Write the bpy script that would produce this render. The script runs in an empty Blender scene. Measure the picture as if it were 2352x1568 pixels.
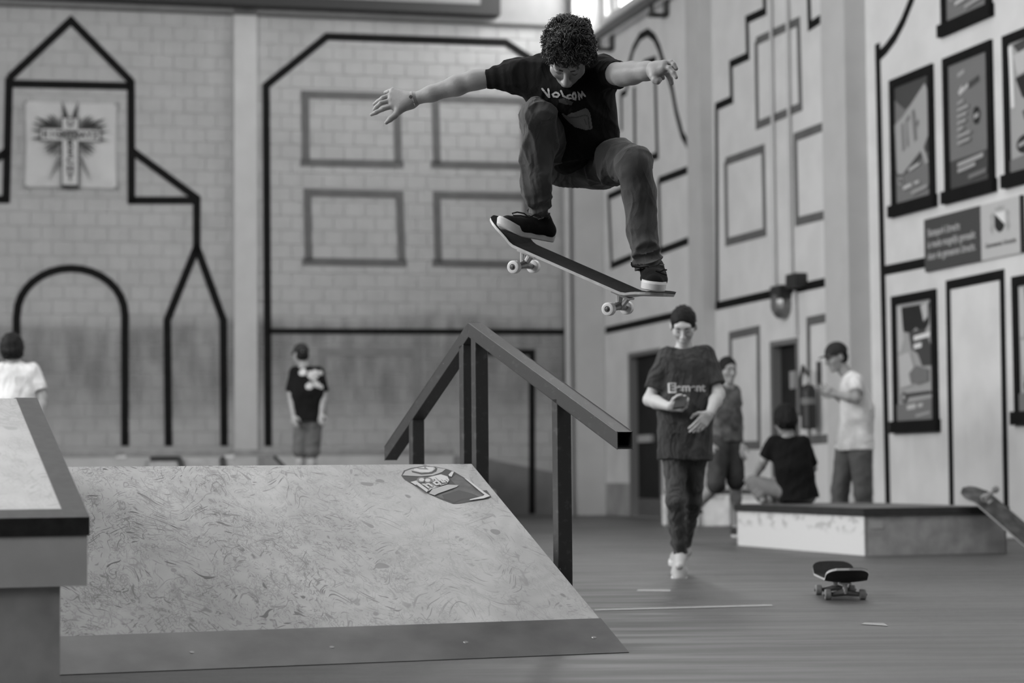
import bpy, math, random
import numpy as np
from mathutils import Vector, Matrix
from mathutils.bvhtree import BVHTree

random.seed(7)
SC = bpy.context.scene
COL = SC.collection
R = math.radians

# ------------------------------------------------------------------ camera, world, exposure, large lights
F_PX, CX, CY = 5000.0, 1176.0, 784.0
CAM_H = 0.634
cam_data = bpy.data.cameras.new('camera')
cam = bpy.data.objects.new('camera', cam_data)
COL.objects.link(cam)
cam_data.sensor_width = 36.0
cam_data.lens = 36.0 * F_PX / 2352.0
cam_data.clip_end = 200
CAM_ROT = Matrix.Rotation(R(90 + 3.42), 3, 'X') @ Matrix.Rotation(R(-0.50), 3, 'Z')
cam.matrix_world = Matrix.Translation((0, 0, CAM_H)) @ CAM_ROT.to_4x4()
cam_data.dof.use_dof = True
cam_data.dof.focus_distance = 8.35
cam_data.dof.aperture_fstop = 2.6
SC.camera = cam

SC.view_settings.view_transform = 'Standard'
SC.view_settings.look = 'None'
SC.view_settings.gamma = 1.0
SC.view_settings.use_curve_mapping = False
SC.view_settings.exposure = -0.72
SC.cycles.max_bounces = 6
SC.cycles.diffuse_bounces = 4

world = bpy.data.worlds.new('world')
SC.world = world
world.use_nodes = True
world.node_tree.nodes['Background'].inputs[0].default_value = (0.9, 0.9, 0.9, 1)
world.node_tree.nodes['Background'].inputs[1].default_value = 0.35


def ray(px, py):
    return CAM_ROT @ Vector(((px - CX) / F_PX, (CY - py) / F_PX, -1.0))


def at(px, py, Y):
    d = ray(px, py)
    t = Y / d.y
    return Vector((d.x * t, Y, CAM_H + d.z * t))


def on_floor(px, py, z=0.0):
    d = ray(px, py)
    t = (z - CAM_H) / d.z
    return Vector((d.x * t, d.y * t, z))


class Wall:
    """A vertical wall: o = floor corner, e = direction along it, n = normal into the room."""
    def __init__(s, o, e, n):
        s.o, s.e, s.n = Vector(o), Vector(e).normalized(), Vector(n).normalized()

    def p(s, u, z, d=0.0):
        return s.o + s.e * u + s.n * d + Vector((0, 0, z))

    def uz(s, px, py, d=0.0):
        r = ray(px, py)
        c = Vector((0, 0, CAM_H))
        t = (s.o + s.n * d - c).dot(s.n) / r.dot(s.n)
        q = c + r * t - s.o
        return (q.dot(s.e), q.z)


CORNER = Vector((1.28, 31.6, 0))
A_B, A_R = R(13.0), R(15.0)
WB = Wall(CORNER, (-math.cos(A_B), -math.sin(A_B), 0), (math.sin(A_B), -math.cos(A_B), 0))
WR = Wall(CORNER, (math.sin(A_R), -math.cos(A_R), 0), (-math.cos(A_R), -math.sin(A_R), 0))
ROOM_W, ROOM_L, CEIL = 17.0, 42.0, 10.0
WL = Wall(CORNER + WR.n * ROOM_W, WR.e, -WR.n)


def area(name, loc, target, sx, sy, power, spread=180):
    l = bpy.data.lights.new(name, 'AREA')
    l.shape = 'RECTANGLE'
    l.size, l.size_y, l.energy = sx, sy, power
    l.spread = R(spread)
    o = bpy.data.objects.new(name, l)
    COL.objects.link(o)
    o.location = loc
    o.rotation_euler = (Vector(target) - Vector(loc)).to_track_quat('-Z', 'Z').to_euler()
    return o


# daylight through the tall left-hand windows, the clerestory on the right and the roof lights, the nearest one an added fill
LEFT_WINDOWS = [(9.0 + 5.6 * k, 4.4) for k in range(4)]
for k, (u, w) in enumerate(LEFT_WINDOWS):
    area('window_daylight', WL.p(u + w / 2, 5.6, 0.25), WL.p(u + w / 2, 4.6, 5), w, 5.2, (1450, 1450, 1250, 650)[k])
RIGHT_WINDOWS = [(0.45, 1.95), (5.0, 3.9), (10.4, 3.9), (16.0, 3.9), (22.0, 3.9)]
for k, (u, w) in enumerate(RIGHT_WINDOWS):
    area('clerestory_daylight', WR.p(u + w / 2, 8.3, 0.12), WR.p(u + w / 2, 7.6, 4), w, 2.2, (150 if k == 0 else 45) * w)
ROOF_LIGHTS = [(12.0, 260), (20.0, 470), (29.0, 130)]  # last entry is an unseen front fill, added to brighten camera-facing sides
for u, pw_ in ROOF_LIGHTS:
    q = WR.p(u, CEIL - 0.35, ROOM_W / 2)
    area('rooflight_and_fill', q, q - Vector((0, 0, 5)), 8.0, 2.0, pw_)


# ------------------------------------------------------------------ materials
def nt(m):
    m.use_nodes = True
    return m.node_tree


def mat(name, g, rough=0.6, var=0.0, scale=8.0, metal=0.0, bump=0.0, bscale=60.0, spec=0.5):
    """Plain grey with a little procedural unevenness."""
    m = bpy.data.materials.get(name)
    if m:
        return m
    m = bpy.data.materials.new(name)
    t = nt(m)
    b = t.nodes['Principled BSDF']
    b.inputs['Roughness'].default_value = rough
    b.inputs['Metallic'].default_value = metal
    b.inputs['Specular IOR Level'].default_value = spec
    b.inputs['Base Color'].default_value = (g, g, g, 1)
    tc = t.nodes.new('ShaderNodeTexCoord')
    if var > 0:
        n = t.nodes.new('ShaderNodeTexNoise')
        n.inputs['Scale'].default_value = scale
        n.inputs['Detail'].default_value = 6
        r = t.nodes.new('ShaderNodeMapRange')
        r.inputs['From Min'].default_value = 0.3
        r.inputs['From Max'].default_value = 0.7
        r.inputs['To Min'].default_value = g * (1 - var)
        r.inputs['To Max'].default_value = g * (1 + var)
        t.links.new(tc.outputs['Object'], n.inputs['Vector'])
        t.links.new(n.outputs['Fac'], r.inputs['Value'])
        t.links.new(r.outputs['Result'], b.inputs['Base Color'])
    if bump > 0:
        n2 = t.nodes.new('ShaderNodeTexNoise')
        n2.inputs['Scale'].default_value = bscale
        n2.inputs['Detail'].default_value = 4
        bp = t.nodes.new('ShaderNodeBump')
        bp.inputs['Strength'].default_value = bump
        bp.inputs['Distance'].default_value = 0.01
        t.links.new(tc.outputs['Object'], n2.inputs['Vector'])
        t.links.new(n2.outputs['Fac'], bp.inputs['Height'])
        t.links.new(bp.outputs['Normal'], b.inputs['Normal'])
    return m


def emit(name, g, s):
    m = bpy.data.materials.new(name)
    t = nt(m)
    b = t.nodes['Principled BSDF']
    b.inputs['Base Color'].default_value = (g, g, g, 1)
    b.inputs['Emission Color'].default_value = (1, 1, 1, 1)
    b.inputs['Emission Strength'].default_value = s
    return m


class NB:
    """tiny node-graph builder"""
    def __init__(s, m):
        s.t = nt(m)
        s.b = s.t.nodes['Principled BSDF']

    def n(s, kind, ins=None, **attrs):
        x = s.t.nodes.new(kind)
        for k, v in attrs.items():
            setattr(x, k, v)
        for k, v in (ins or {}).items():
            if isinstance(v, bpy.types.NodeSocket):
                s.t.links.new(v, x.inputs[k])
            else:
                x.inputs[k].default_value = v
        return x

    def math(s, op, a, b=0.0, c=0.0, clamp=False):
        x = s.t.nodes.new('ShaderNodeMath')
        x.operation = op
        x.use_clamp = clamp
        for i, v in enumerate((a, b, c)):
            if isinstance(v, bpy.types.NodeSocket):
                s.t.links.new(v, x.inputs[i])
            else:
                x.inputs[i].default_value = v
        return x.outputs[0]

    def ramp(s, v, a, b, lo=0.0, hi=1.0):
        x = s.n('ShaderNodeMapRange', {'Value': v, 'From Min': a, 'From Max': b, 'To Min': lo, 'To Max': hi})
        x.interpolation_type = 'SMOOTHSTEP'
        return x.outputs[0]

    def noise(s, vec, scale, detail=3.0, dist=0.0, rough=0.5):
        return s.n('ShaderNodeTexNoise', {'Vector': vec, 'Scale': scale, 'Detail': detail, 'Distortion': dist, 'Roughness': rough}).outputs['Fac']

    def color(s, v):
        s.t.links.new(v, s.b.inputs['Base Color'])


def scuffed_plywood(name, g, dark=0.45, seed=0.0, dens=1.0):
    """Pale varnished plywood: contour grain, curved scuffs, wheel marks, round stains."""
    m = bpy.data.materials.new(name)
    q = NB(m)
    tc = q.n('ShaderNodeTexCoord').outputs['Object']
    turned = q.n('ShaderNodeMapping', {'Vector': tc, 'Rotation': (0, 0, R(-20))}).outputs[0]
    v = q.n('ShaderNodeMapping', {'Vector': turned, 'Location': (seed, seed * 2, seed * 3), 'Scale': (1.75, 0.70, 0.70)}).outputs[0]
    wear = q.ramp(q.n('ShaderNodeSeparateXYZ', {'Vector': turned}).outputs['X'], -0.7, 0.85, 1.0, 0.45)
    total = None
    dirt = q.ramp(q.noise(q.n('ShaderNodeMapping', {'Vector': v, 'Location': (2.2, 7.7, 1.0)}).outputs[0], 2.2, 3.0), 0.32, 0.62)
    for sc, wd, th, st, dist, ms in ((9.0, 0.034, 0.45, 0.85, 0.9, 8.0), (16.0, 0.05, 0.46, 0.75, 1.4, 11.0), (5.0, 0.020, 0.45, 0.9, 0.6, 16.0), (27.0, 0.07, 0.48, 0.65, 0.6, 7.0), (12.0, 0.04, 0.46, 0.8, 2.2, 9.0), (38.0, 0.09, 0.47, 0.55, 1.0, 9.0)):
        sv = q.n('ShaderNodeMapping', {'Vector': v, 'Location': (sc * 1.7, sc, 0.3), 'Rotation': (0, 0, sc)}).outputs[0]
        n = q.noise(sv, sc, 2.0, dist)
        line = q.ramp(q.math('ABSOLUTE', q.math('SUBTRACT', n, 0.5)), 0.0, wd, 1.0, 0.0)
        mv = q.n('ShaderNodeMapping', {'Vector': v, 'Location': (sc, 3.1, 1.7)}).outputs[0]
        mask = q.ramp(q.noise(mv, ms, 2.0), th, th + 0.14)
        l = q.math('MULTIPLY', q.math('MULTIPLY', line, mask), st * dens)
        total = l if total is None else q.math('MAXIMUM', total, l)
    total = q.math('MULTIPLY', total, q.math('MULTIPLY_ADD', dirt, 0.65, 0.35))
    total = q.math('MAXIMUM', total, q.math('MULTIPLY', q.math('MULTIPLY', dirt, q.noise(v, 14.0, 5.0)), 0.42 * dens))
    # short straight nicks
    warp = q.n('ShaderNodeTexNoise', {'Vector': v, 'Scale': 2.3, 'Detail': 1.0}).outputs['Color']
    off = q.n('ShaderNodeVectorMath', {0: warp, 1: (0.5, 0.5, 0.5)}, operation='SUBTRACT').outputs[0]
    off = q.n('ShaderNodeVectorMath', {0: off, 'Scale': 0.55}, operation='SCALE').outputs[0]
    wv = q.n('ShaderNodeVectorMath', {0: v, 1: off}, operation='ADD').outputs[0]
    for k, a in enumerate((0.5, -0.7, 1.9, 1.2, -0.2, 2.6)):
        rv = q.n('ShaderNodeMapping', {'Vector': wv, 'Location': (k * 3.3, k * 1.9, 0), 'Rotation': (0, 0, a), 'Scale': (5.0, 62.0, 5.0)}).outputs[0]
        nk = q.ramp(q.noise(rv, 1.5, 1.0), 0.665, 0.71)
        mk = q.ramp(q.noise(q.n('ShaderNodeMapping', {'Vector': v, 'Location': (k * 5.1, 2.0, k)}).outputs[0], 4.5, 2.0), 0.46, 0.60)
        total = q.math('MAXIMUM', total, q.math('MULTIPLY', q.math('MULTIPLY', nk, mk), (1.0 if k % 2 else 0.75) * dens))
    total = q.math('MULTIPLY', total, wear)
    blotch = q.ramp(q.noise(v, 1.3, 4.0), 0.3, 0.7, 0.86, 1.10)
    wav = q.n('ShaderNodeTexWave', {'Vector': v, 'Scale': 3.0, 'Distortion': 16.0, 'Detail': 1.0, 'Detail Scale': 0.7}, bands_direction='Y').outputs['Fac']
    grain = q.ramp(wav, 0.0, 1.0, 0.96, 1.03)
    stain_n = q.noise(q.n('ShaderNodeMapping', {'Vector': v, 'Location': (8, 2, 4), 'Scale': (1, 1.6, 1)}).outputs[0], 6.0, 1.0)
    stain = q.math('MULTIPLY', q.ramp(stain_n, 0.70, 0.73), 0.5)
    total = q.math('MAXIMUM', total, stain)
    k = q.math('SUBTRACT', 1.0, q.math('MULTIPLY', total, dark))
    c = q.math('MULTIPLY', q.math('MULTIPLY', blotch, grain), q.math('MULTIPLY', k, g))
    q.color(c)
    q.b.inputs['Roughness'].default_value = 0.42
    return m


def dirty_wall(name, g, z0=1.55, z1=2.65, amt=0.50):
    """White masonry paint with a grubby band at hand and wheel height and fine mottling."""
    m = bpy.data.materials.new(name)
    q = NB(m)
    pos = q.n('ShaderNodeNewGeometry').outputs['Position']
    sep = q.n('ShaderNodeSeparateXYZ', {'Vector': pos}).outputs['Z']
    stretched = q.n('ShaderNodeMapping', {'Vector': pos, 'Scale': (0.35, 0.35, 1.0)}).outputs[0]
    wob = q.math('MULTIPLY_ADD', q.math('SUBTRACT', q.noise(stretched, 0.9, 3.0), 0.5), 0.9, sep)
    band = q.math('MULTIPLY', q.ramp(wob, z0 - 0.35, z0 + 0.3), q.ramp(wob, z1 - 0.05, z1 + 0.25, 1.0, 0.0))
    streak = q.n('ShaderNodeMapping', {'Vector': pos, 'Scale': (3.0, 3.0, 0.8)}).outputs[0]
    band = q.math('MULTIPLY', band, q.ramp(q.noise(streak, 1.6, 4.0), 0.25, 0.7, 0.45, 1.1))
    mott = q.ramp(q.noise(pos, 2.5, 6.0), 0.3, 0.7, 0.94, 1.05)
    c = q.math('MULTIPLY', q.math('MULTIPLY', mott, g), q.math('SUBTRACT', 1.0, q.math('MULTIPLY', band, amt)))
    q.color(c)
    q.b.inputs['Roughness'].default_value = 0.75
    return m


def floor_material():
    m = bpy.data.materials.new('sealed_concrete_floor')
    q = NB(m)
    pos = q.n('ShaderNodeNewGeometry').outputs['Position']
    big = q.ramp(q.noise(pos, 0.5, 5.0), 0.3, 0.7, 0.72, 1.2)
    st = q.n('ShaderNodeMapping', {'Vector': pos, 'Rotation': (0, 0, R(14)), 'Scale': (0.5, 3.0, 1.0)}).outputs[0]
    mid = q.ramp(q.noise(st, 1.2, 6.0, 0.6), 0.3, 0.7, 0.94, 1.05)
    fine = q.ramp(q.noise(pos, 30.0, 4.0), 0.3, 0.7, 0.92, 1.07)
    scr = q.ramp(q.noise(q.n('ShaderNodeMapping', {'Vector': pos, 'Rotation': (0, 0, 0.3), 'Scale': (1.0, 14.0, 1.0)}).outputs[0], 3.0, 2.0), 0.66, 0.72, 0.0, 0.16)
    c = q.math('MULTIPLY', q.math('MULTIPLY', big, mid), q.math('MULTIPLY', fine, 0.066))
    c = q.math('MULTIPLY', c, q.math('ADD', 1.0, scr))
    q.color(c)
    rg = q.ramp(q.noise(st, 2.0, 4.0), 0.3, 0.7, 0.40, 0.6)
    q.t.links.new(rg, q.b.inputs['Roughness'])
    return m


def creased_cloth(name, g, rough=0.9, scale=7.0, strength=0.6, weave=260.0):
    """woven cloth with soft creases in the relief and slightly worn ridges"""
    m = bpy.data.materials.new(name)
    q = NB(m)
    tc = q.n('ShaderNodeTexCoord').outputs['Object']
    st = q.n('ShaderNodeMapping', {'Vector': tc, 'Rotation': (0.4, 0.5, 0.2), 'Scale': (1.0, 1.0, 0.55)}).outputs[0]
    rid = q.math('ABSOLUTE', q.math('SUBTRACT', q.noise(st, scale, 2.0, 1.6), 0.5))
    rid2 = q.math('ABSOLUTE', q.math('SUBTRACT', q.noise(st, scale * 2.3, 2.0, 1.0), 0.5))
    hgt = q.math('ADD', q.math('MULTIPLY', rid, -1.0), q.math('MULTIPLY', rid2, -0.35))
    b1 = q.n('ShaderNodeBump', {'Strength': strength, 'Distance': 0.09, 'Height': hgt})
    b2 = q.n('ShaderNodeBump', {'Strength': 0.2, 'Distance': 0.004, 'Height': q.noise(tc, weave, 2.0), 'Normal': b1.outputs[0]})
    q.t.links.new(b2.outputs[0], q.b.inputs['Normal'])
    wear = q.ramp(q.noise(tc, 5.0, 3.0), 0.3, 0.7, 0.75, 1.25)
    q.color(q.math('MULTIPLY', wear, g))
    q.b.inputs['Roughness'].default_value = rough
    q.b.inputs['Specular IOR Level'].default_value = 0.2
    q.b.inputs['Sheen Weight'].default_value = 0.10 if g > .02 else 0.0
    return m


M = {
    'floor': floor_material(),
    'block': dirty_wall('painted_block', 0.39),
    'mortar': mat('mortar_joint', 0.42, 0.9),
    'plaster': dirty_wall('white_plaster', 0.67, 0.6, 1.2, 0.12),
    'pil': mat('pilaster_paint', 0.50, 0.7, 0.05, 3),
    'ceil': mat('ceiling_paint', 0.22, 0.9),
    'darkwall': mat('dark_far_wall', 0.04, 0.9),
    'leftwall': mat('left_wall_paint', 0.20, 0.9),
    'black_paint': mat('black_wall_paint', 0.010, 0.8, 0.15, 5, spec=0.1),
    'grey_paint': mat('grey_wall_paint', 0.125, 0.7, 0.1, 5, spec=0.2),
    'faint_paint': mat('faint_grey_paint', 0.20, 0.8, 0.1, 5),
    'lower_grey': mat('lower_wall_grey', 0.17, 0.7, 0.12, 4),
    'steel_dark': mat('dark_steel', 0.028, 0.45, 0.35, 30),
    'steel_black': mat('black_steel', 0.02, 0.5, 0.3, 20),
    'beam': mat('grey_beam_paint', 0.24, 0.7, 0.1, 3),
    'beam_dark': mat('dark_beam_paint', 0.03, 0.7),
    'ply': scuffed_plywood('scuffed_ply_bank', 0.39, 0.95, 0.0, 1.0),
    'ply_ledge': scuffed_plywood('scuffed_ply_ledge', 0.50, 0.6, 5.3, 0.9),
    'ply_side': mat('pale_wood_side', 0.60, 0.6, 0.10, 6),
    'ply_lower': mat('worn_wood_base', 0.42, 0.6, 0.22, 7),
    'kick': mat('steel_kick_plate', 0.105, 0.36, 0.30, 5, 0.5),
    'white_wood': mat('white_painted_wood', 0.66, 0.6, 0.14, 9, bump=0.3, bscale=9),
    'grey_wood': mat('grey_painted_wood', 0.25, 0.6, 0.2, 9),
    'door': mat('dark_door_paint', 0.018, 0.6, 0.2, 4, spec=0.2),
    'frame_grey': mat('door_frame_grey', 0.16, 0.6),
    'metal_light': mat('light_metal', 0.55, 0.35, 0.1, 20, 0.5),
    'metal_mid': mat('mid_metal', 0.25, 0.4, 0.2, 20, 0.7),
    'white': mat('plain_white', 0.75, 0.6),
    'offwhite': mat('off_white', 0.50, 0.6),
    'lightgrey': mat('light_grey_print', 0.36, 0.6),
    'midgrey': mat('mid_grey_print', 0.17, 0.6),
    'darkgrey': mat('dark_grey_print', 0.055, 0.6),
    'black': mat('plain_black', 0.012, 0.6),
    'pane': emit('daylit_window_pane', 0.8, 7.0),
    'line_white': mat('floor_line_paint', 0.27, 0.5, 0.3, 30),
    'skin': mat('skin', 0.30, 0.5, 0.05, 12, bump=0.08, bscale=150),
    'skin2': mat('skin_pale', 0.44, 0.5, 0.05, 12),
    'hair': mat('dark_curly_hair', 0.026, 0.42, 0.5, 40),
    'hair2': mat('dark_short_hair', 0.010, 0.7, 0.4, 60, spec=0.2),
    'tee_black': creased_cloth('black_cotton', 0.006, scale=5.0, strength=0.3),
    'denim_dark': creased_cloth('dark_denim', 0.072, scale=5.0, strength=0.45),
    'denim_mid': creased_cloth('worn_denim', 0.050, scale=9.0),
    'tee_grey': creased_cloth('dark_grey_cotton', 0.040, scale=6.0, strength=0.7),
    'tee_pattern': mat('patterned_cotton', 0.09, 0.9, 0.75, 14, spec=0.2),
    'tee_white': creased_cloth('white_cotton', 0.66, scale=6.0, strength=0.5),
    'khaki': mat('light_grey_twill', 0.17, 0.9, 0.15, 9, spec=0.2),
    'trouser_grey': mat('mid_grey_twill', 0.115, 0.9, 0.2, 9, spec=0.2),
    'short_dark': mat('charcoal_twill', 0.045, 0.9, 0.4, 12, spec=0.2),
    'cap': mat('dark_cap_cloth', 0.03, 0.9, 0.2, 20, spec=0.2),
    'shoe_black': mat('black_suede', 0.009, 0.9, 0.2, 40, bump=0.2, bscale=200, spec=0.2),
    'rubber': mat('white_rubber', 0.62, 0.5, 0.12, 25),
    'rubber_worn': mat('worn_rubber_sole', 0.15, 0.7, 0.4, 30),
    'grip': mat('black_grip_tape', 0.012, 0.9, 0.3, 50, bump=0.3, bscale=500, spec=0.12),
    'maple': mat('maple_edge', 0.50, 0.5, 0.15, 30),
    'wheel': mat('white_urethane', 0.72, 0.4, 0.04, 30),
    'wheel_core': mat('bearing_metal', 0.16, 0.35, 0.1, 30, 0.6),
    'wheel_dirty': mat('dirty_urethane', 0.25, 0.5, 0.3, 30),
}


# ------------------------------------------------------------------ object helpers
WLOC = {}


def setp(o, label=None, cat=None, group=None, kind=None):
    if label: o['label'] = label
    if cat: o['category'] = cat
    if group: o['group'] = group
    if kind: o['kind'] = kind
    return o


def empty(name, loc, label=None, cat=None, group=None, kind=None):
    o = bpy.data.objects.new(name, None)
    o.empty_display_size = 0.1
    COL.objects.link(o)
    o.location = loc
    WLOC[o] = Vector(loc)
    return setp(o, label, cat, group, kind)


def obj(name, verts, faces, m, parent=None, smooth=False, label=None, cat=None, group=None, kind=None):
    """One mesh object from world-space geometry, its origin at its own centre."""
    V = np.asarray([tuple(v) for v in verts], dtype=float) if not isinstance(verts, np.ndarray) else verts
    lo, hi = V.min(0), V.max(0)
    c = np.array([(lo[0] + hi[0]) / 2, (lo[1] + hi[1]) / 2, lo[2]])
    me = bpy.data.meshes.new(name)
    if isinstance(faces, np.ndarray):
        me.vertices.add(len(V))
        me.vertices.foreach_set('co', (V - c).astype(np.float32).ravel())
        nf = len(faces)
        k = faces.shape[1]
        me.loops.add(nf * k)
        me.loops.foreach_set('vertex_index', faces.astype(np.int32).ravel())
        me.polygons.add(nf)
        me.polygons.foreach_set('loop_start', np.arange(0, nf * k, k, dtype=np.int32))
        me.update(calc_edges=True)
        me.validate()
    else:
        me.from_pydata([tuple(v) for v in (V - c)], [], faces)
    if smooth:
        me.polygons.foreach_set('use_smooth', [True] * len(me.polygons))
    mm = M[m] if isinstance(m, str) else m
    me.materials.append(mm)
    o = bpy.data.objects.new(name, me)
    COL.objects.link(o)
    w = Vector(c)
    WLOC[o] = w
    if parent is not None:
        o.parent = parent
        o.location = w - WLOC[parent]
    else:
        o.location = w
    return setp(o, label, cat, group, kind)


class MB:
    """collects faces in world space"""
    def __init__(s):
        s.v, s.f = [], []

    def add(s, verts, faces):
        k = len(s.v)
        s.v += [Vector(v) for v in verts]
        s.f += [tuple(i + k for i in f) for f in faces]
        return s

    def hexa(s, a):
        """8 corners: bottom 0-3 counter-clockwise, top 4-7"""
        return s.add(a, [(3, 2, 1, 0), (4, 5, 6, 7), (0, 1, 5, 4), (1, 2, 6, 5), (2, 3, 7, 6), (3, 0, 4, 7)])

    def box(s, c, ex, ey, ez):
        """centre and three half-axis vectors"""
        c, ex, ey, ez = Vector(c), Vector(ex), Vector(ey), Vector(ez)
        return s.hexa([c - ex - ey - ez, c + ex - ey - ez, c + ex + ey - ez, c - ex + ey - ez,
                       c - ex - ey + ez, c + ex - ey + ez, c + ex + ey + ez, c - ex + ey + ez])

    def wbox(s, w, u0, u1, z0, z1, d0, d1):
        return s.hexa([w.p(u0, z0, d0), w.p(u1, z0, d0), w.p(u1, z0, d1), w.p(u0, z0, d1),
                       w.p(u0, z1, d0), w.p(u1, z1, d0), w.p(u1, z1, d1), w.p(u0, z1, d1)])

    def tube(s, pts, r, n=8, cap=True):
        pts = [Vector(p) for p in pts]
        rr = r if isinstance(r, (list, tuple)) else [r] * len(pts)
        rings = []
        prev = None
        for i, p in enumerate(pts):
            d = (pts[min(i + 1, len(pts) - 1)] - pts[max(i - 1, 0)]).normalized()
            if prev is None:
                a = d.orthogonal().normalized()
            else:
                a = (prev - d * prev.dot(d))
                a = a.normalized() if a.length > 1e-6 else d.orthogonal().normalized()
            prev = a
            b = d.cross(a)
            rings.append([p + (a * math.cos(2 * math.pi * k / n) + b * math.sin(2 * math.pi * k / n)) * rr[i] for k in range(n)])
        vs = [v for ring in rings for v in ring]
        fs = []
        for i in range(len(pts) - 1):
            for k in range(n):
                k2 = (k + 1) % n
                fs.append((i * n + k, i * n + k2, (i + 1) * n + k2, (i + 1) * n + k))
        if cap:
            fs.append(tuple(reversed(range(n))))
            fs.append(tuple((len(pts) - 1) * n + k for k in range(n)))
        return s.add(vs, fs)

    def prism(s, poly, vec):
        """polygon extruded by a vector"""
        poly = [Vector(p) for p in poly]
        n = len(poly)
        vs = poly + [p + Vector(vec) for p in poly]
        fs = [tuple(reversed(range(n))), tuple(range(n, 2 * n))]
        fs += [(i, (i + 1) % n, n + (i + 1) % n, n + i) for i in range(n)]
        return s.add(vs, fs)

    def lathe(s, c, axis, prof, n=24):
        """profile [(dist along axis, radius)]"""
        c, ax = Vector(c), Vector(axis).normalized()
        a = ax.orthogonal().normalized()
        b = ax.cross(a)
        vs, fs = [], []
        for h, r in prof:
            for k in range(n):
                t = 2 * math.pi * k / n
                vs.append(c + ax * h + (a * math.cos(t) + b * math.sin(t)) * r)
        for i in range(len(prof) - 1):
            for k in range(n):
                k2 = (k + 1) % n
                fs.append((i * n + k, i * n + k2, (i + 1) * n + k2, (i + 1) * n + k))
        fs.append(tuple(reversed(range(n))))
        fs.append(tuple((len(prof) - 1) * n + k for k in range(n)))
        return s.add(vs, fs)

    def build(s, name, m, parent=None, **kw):
        return obj(name, s.v, s.f, m, parent, **kw)


def strip2d(pts, w, closed=False):
    """outline strip with mitred corners: returns (left, right) points"""
    n = len(pts)
    P = [Vector(p).to_2d() if len(p) > 2 else Vector(p) for p in pts]
    L, Rr = [], []
    for i in range(n):
        a = P[(i - 1) % n] if (closed or i > 0) else None
        b = P[(i + 1) % n] if (closed or i < n - 1) else None
        d1 = (P[i] - a).normalized() if a is not None else None
        d2 = (b - P[i]).normalized() if b is not None else None
        if d1 is None: d1 = d2
        if d2 is None: d2 = d1
        n1, n2 = Vector((-d1.y, d1.x)), Vector((-d2.y, d2.x))
        mm = n1 + n2
        mm = mm.normalized() if mm.length > 1e-4 else n1
        k = w / 2 / max(0.35, mm.dot(n1))
        L.append(P[i] + mm * k)
        Rr.append(P[i] - mm * k)
    return L, Rr


def paint(wall, pts, w, m, parent, d=0.0, closed=False, px=True, th=0.004, name='painted_outline'):
    """a painted line on a wall: centreline as image points read onto the wall plane, or as (u, z)"""
    q = [wall.uz(x, y, d) for x, y in pts] if px else pts
    L, Rr = strip2d(q, w, closed)
    n = len(q)
    mb = MB()
    for i in range(n if closed else n - 1):
        j = (i + 1) % n
        quad = [L[i], L[j], Rr[j], Rr[i]]
        mb.prism([wall.p(p.x, p.y, d) for p in quad], wall.n * th)
    return mb.build(name, m, parent)


def tris_of_text(body, size, bold=0.0, shear=0.0, spacing=1.0):
    cu = bpy.data.curves.new('lettering', 'FONT')
    cu.body = body
    cu.size = size
    cu.offset = bold
    cu.shear = shear
    cu.space_character = spacing
    cu.align_x = 'CENTER'
    cu.align_y = 'CENTER'
    o = bpy.data.objects.new('lettering', cu)
    COL.objects.link(o)
    dg = bpy.context.evaluated_depsgraph_get()
    me = bpy.data.meshes.new_from_object(o.evaluated_get(dg))
    vs = [(v.co.x, v.co.y) for v in me.vertices]
    fs = [tuple(p.vertices) for p in me.polygons]
    bpy.data.objects.remove(o)
    bpy.data.curves.remove(cu)
    bpy.data.meshes.remove(me)
    return vs, fs


def lettering(body, size, to3, m, parent, name='lettering', bold=0.0, center=(0, 0), sx=1.0, spacing=1.0, shear=0.0):
    vs, fs = tris_of_text(body, size, bold, shear, spacing)
    if not vs: return None
    return obj(name, [to3(center[0] + x * sx, center[1] + y) for x, y in vs], fs, m, parent)


def flat(poly, to3, m, parent, name):
    return obj(name, [to3(x, y) for x, y in poly], [tuple(range(len(poly)))], m, parent)


def ellipse(cx, cy, rx, ry, n=20, a0=0.0):
    return [(cx + rx * math.cos(a0 + 2 * math.pi * k / n), cy + ry * math.sin(a0 + 2 * math.pi * k / n)) for k in range(n)]


# ------------------------------------------------------------------ the hall
def quad_obj(name, pts, m, **kw):
    return obj(name, pts, [tuple(range(len(pts)))], m, **kw)


f0, f1, f2, f3 = WR.p(ROOM_L, 0), WR.p(-0.2, 0), WL.p(-4.5, 0), WL.p(ROOM_L, 0)
floor = MB().prism([f0 - Vector((0, 0, .1)), f1 - Vector((0, 0, .1)), f2 - Vector((0, 0, .1)), f3 - Vector((0, 0, .1))], (0, 0, 0.1)).build('floor', 'floor', kind='structure', label='dark sealed floor of the skate hall')
up = Vector((0, 0, CEIL))
ceiling = MB().prism([f0 + up, f1 + up, f2 + up, f3 + up], (0, 0, 0.2)).build('ceiling', 'ceil', kind='structure', label='high roof of the hall')
for u, _ in ROOF_LIGHTS:
    mb = MB()
    mb.wbox(WR, u - 1.0, u + 1.0, CEIL - 0.08, CEIL, ROOM_W / 2 - 4, ROOM_W / 2 + 4)
    mb.build('rooflight_and_fill_pane', 'white', ceiling)  # the nearest pane only goes with the added fill
wl = MB().wbox(WL, -4.5, ROOM_L, 0, CEIL, -0.25, 0.0).build('wall_left', 'leftwall', kind='structure', label='left side wall with tall windows')
for u, w in LEFT_WINDOWS:
    MB().wbox(WL, u, u + w, 3.0, 8.2, 0.0, 0.04).build('window_pane', 'white', wl)
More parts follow.
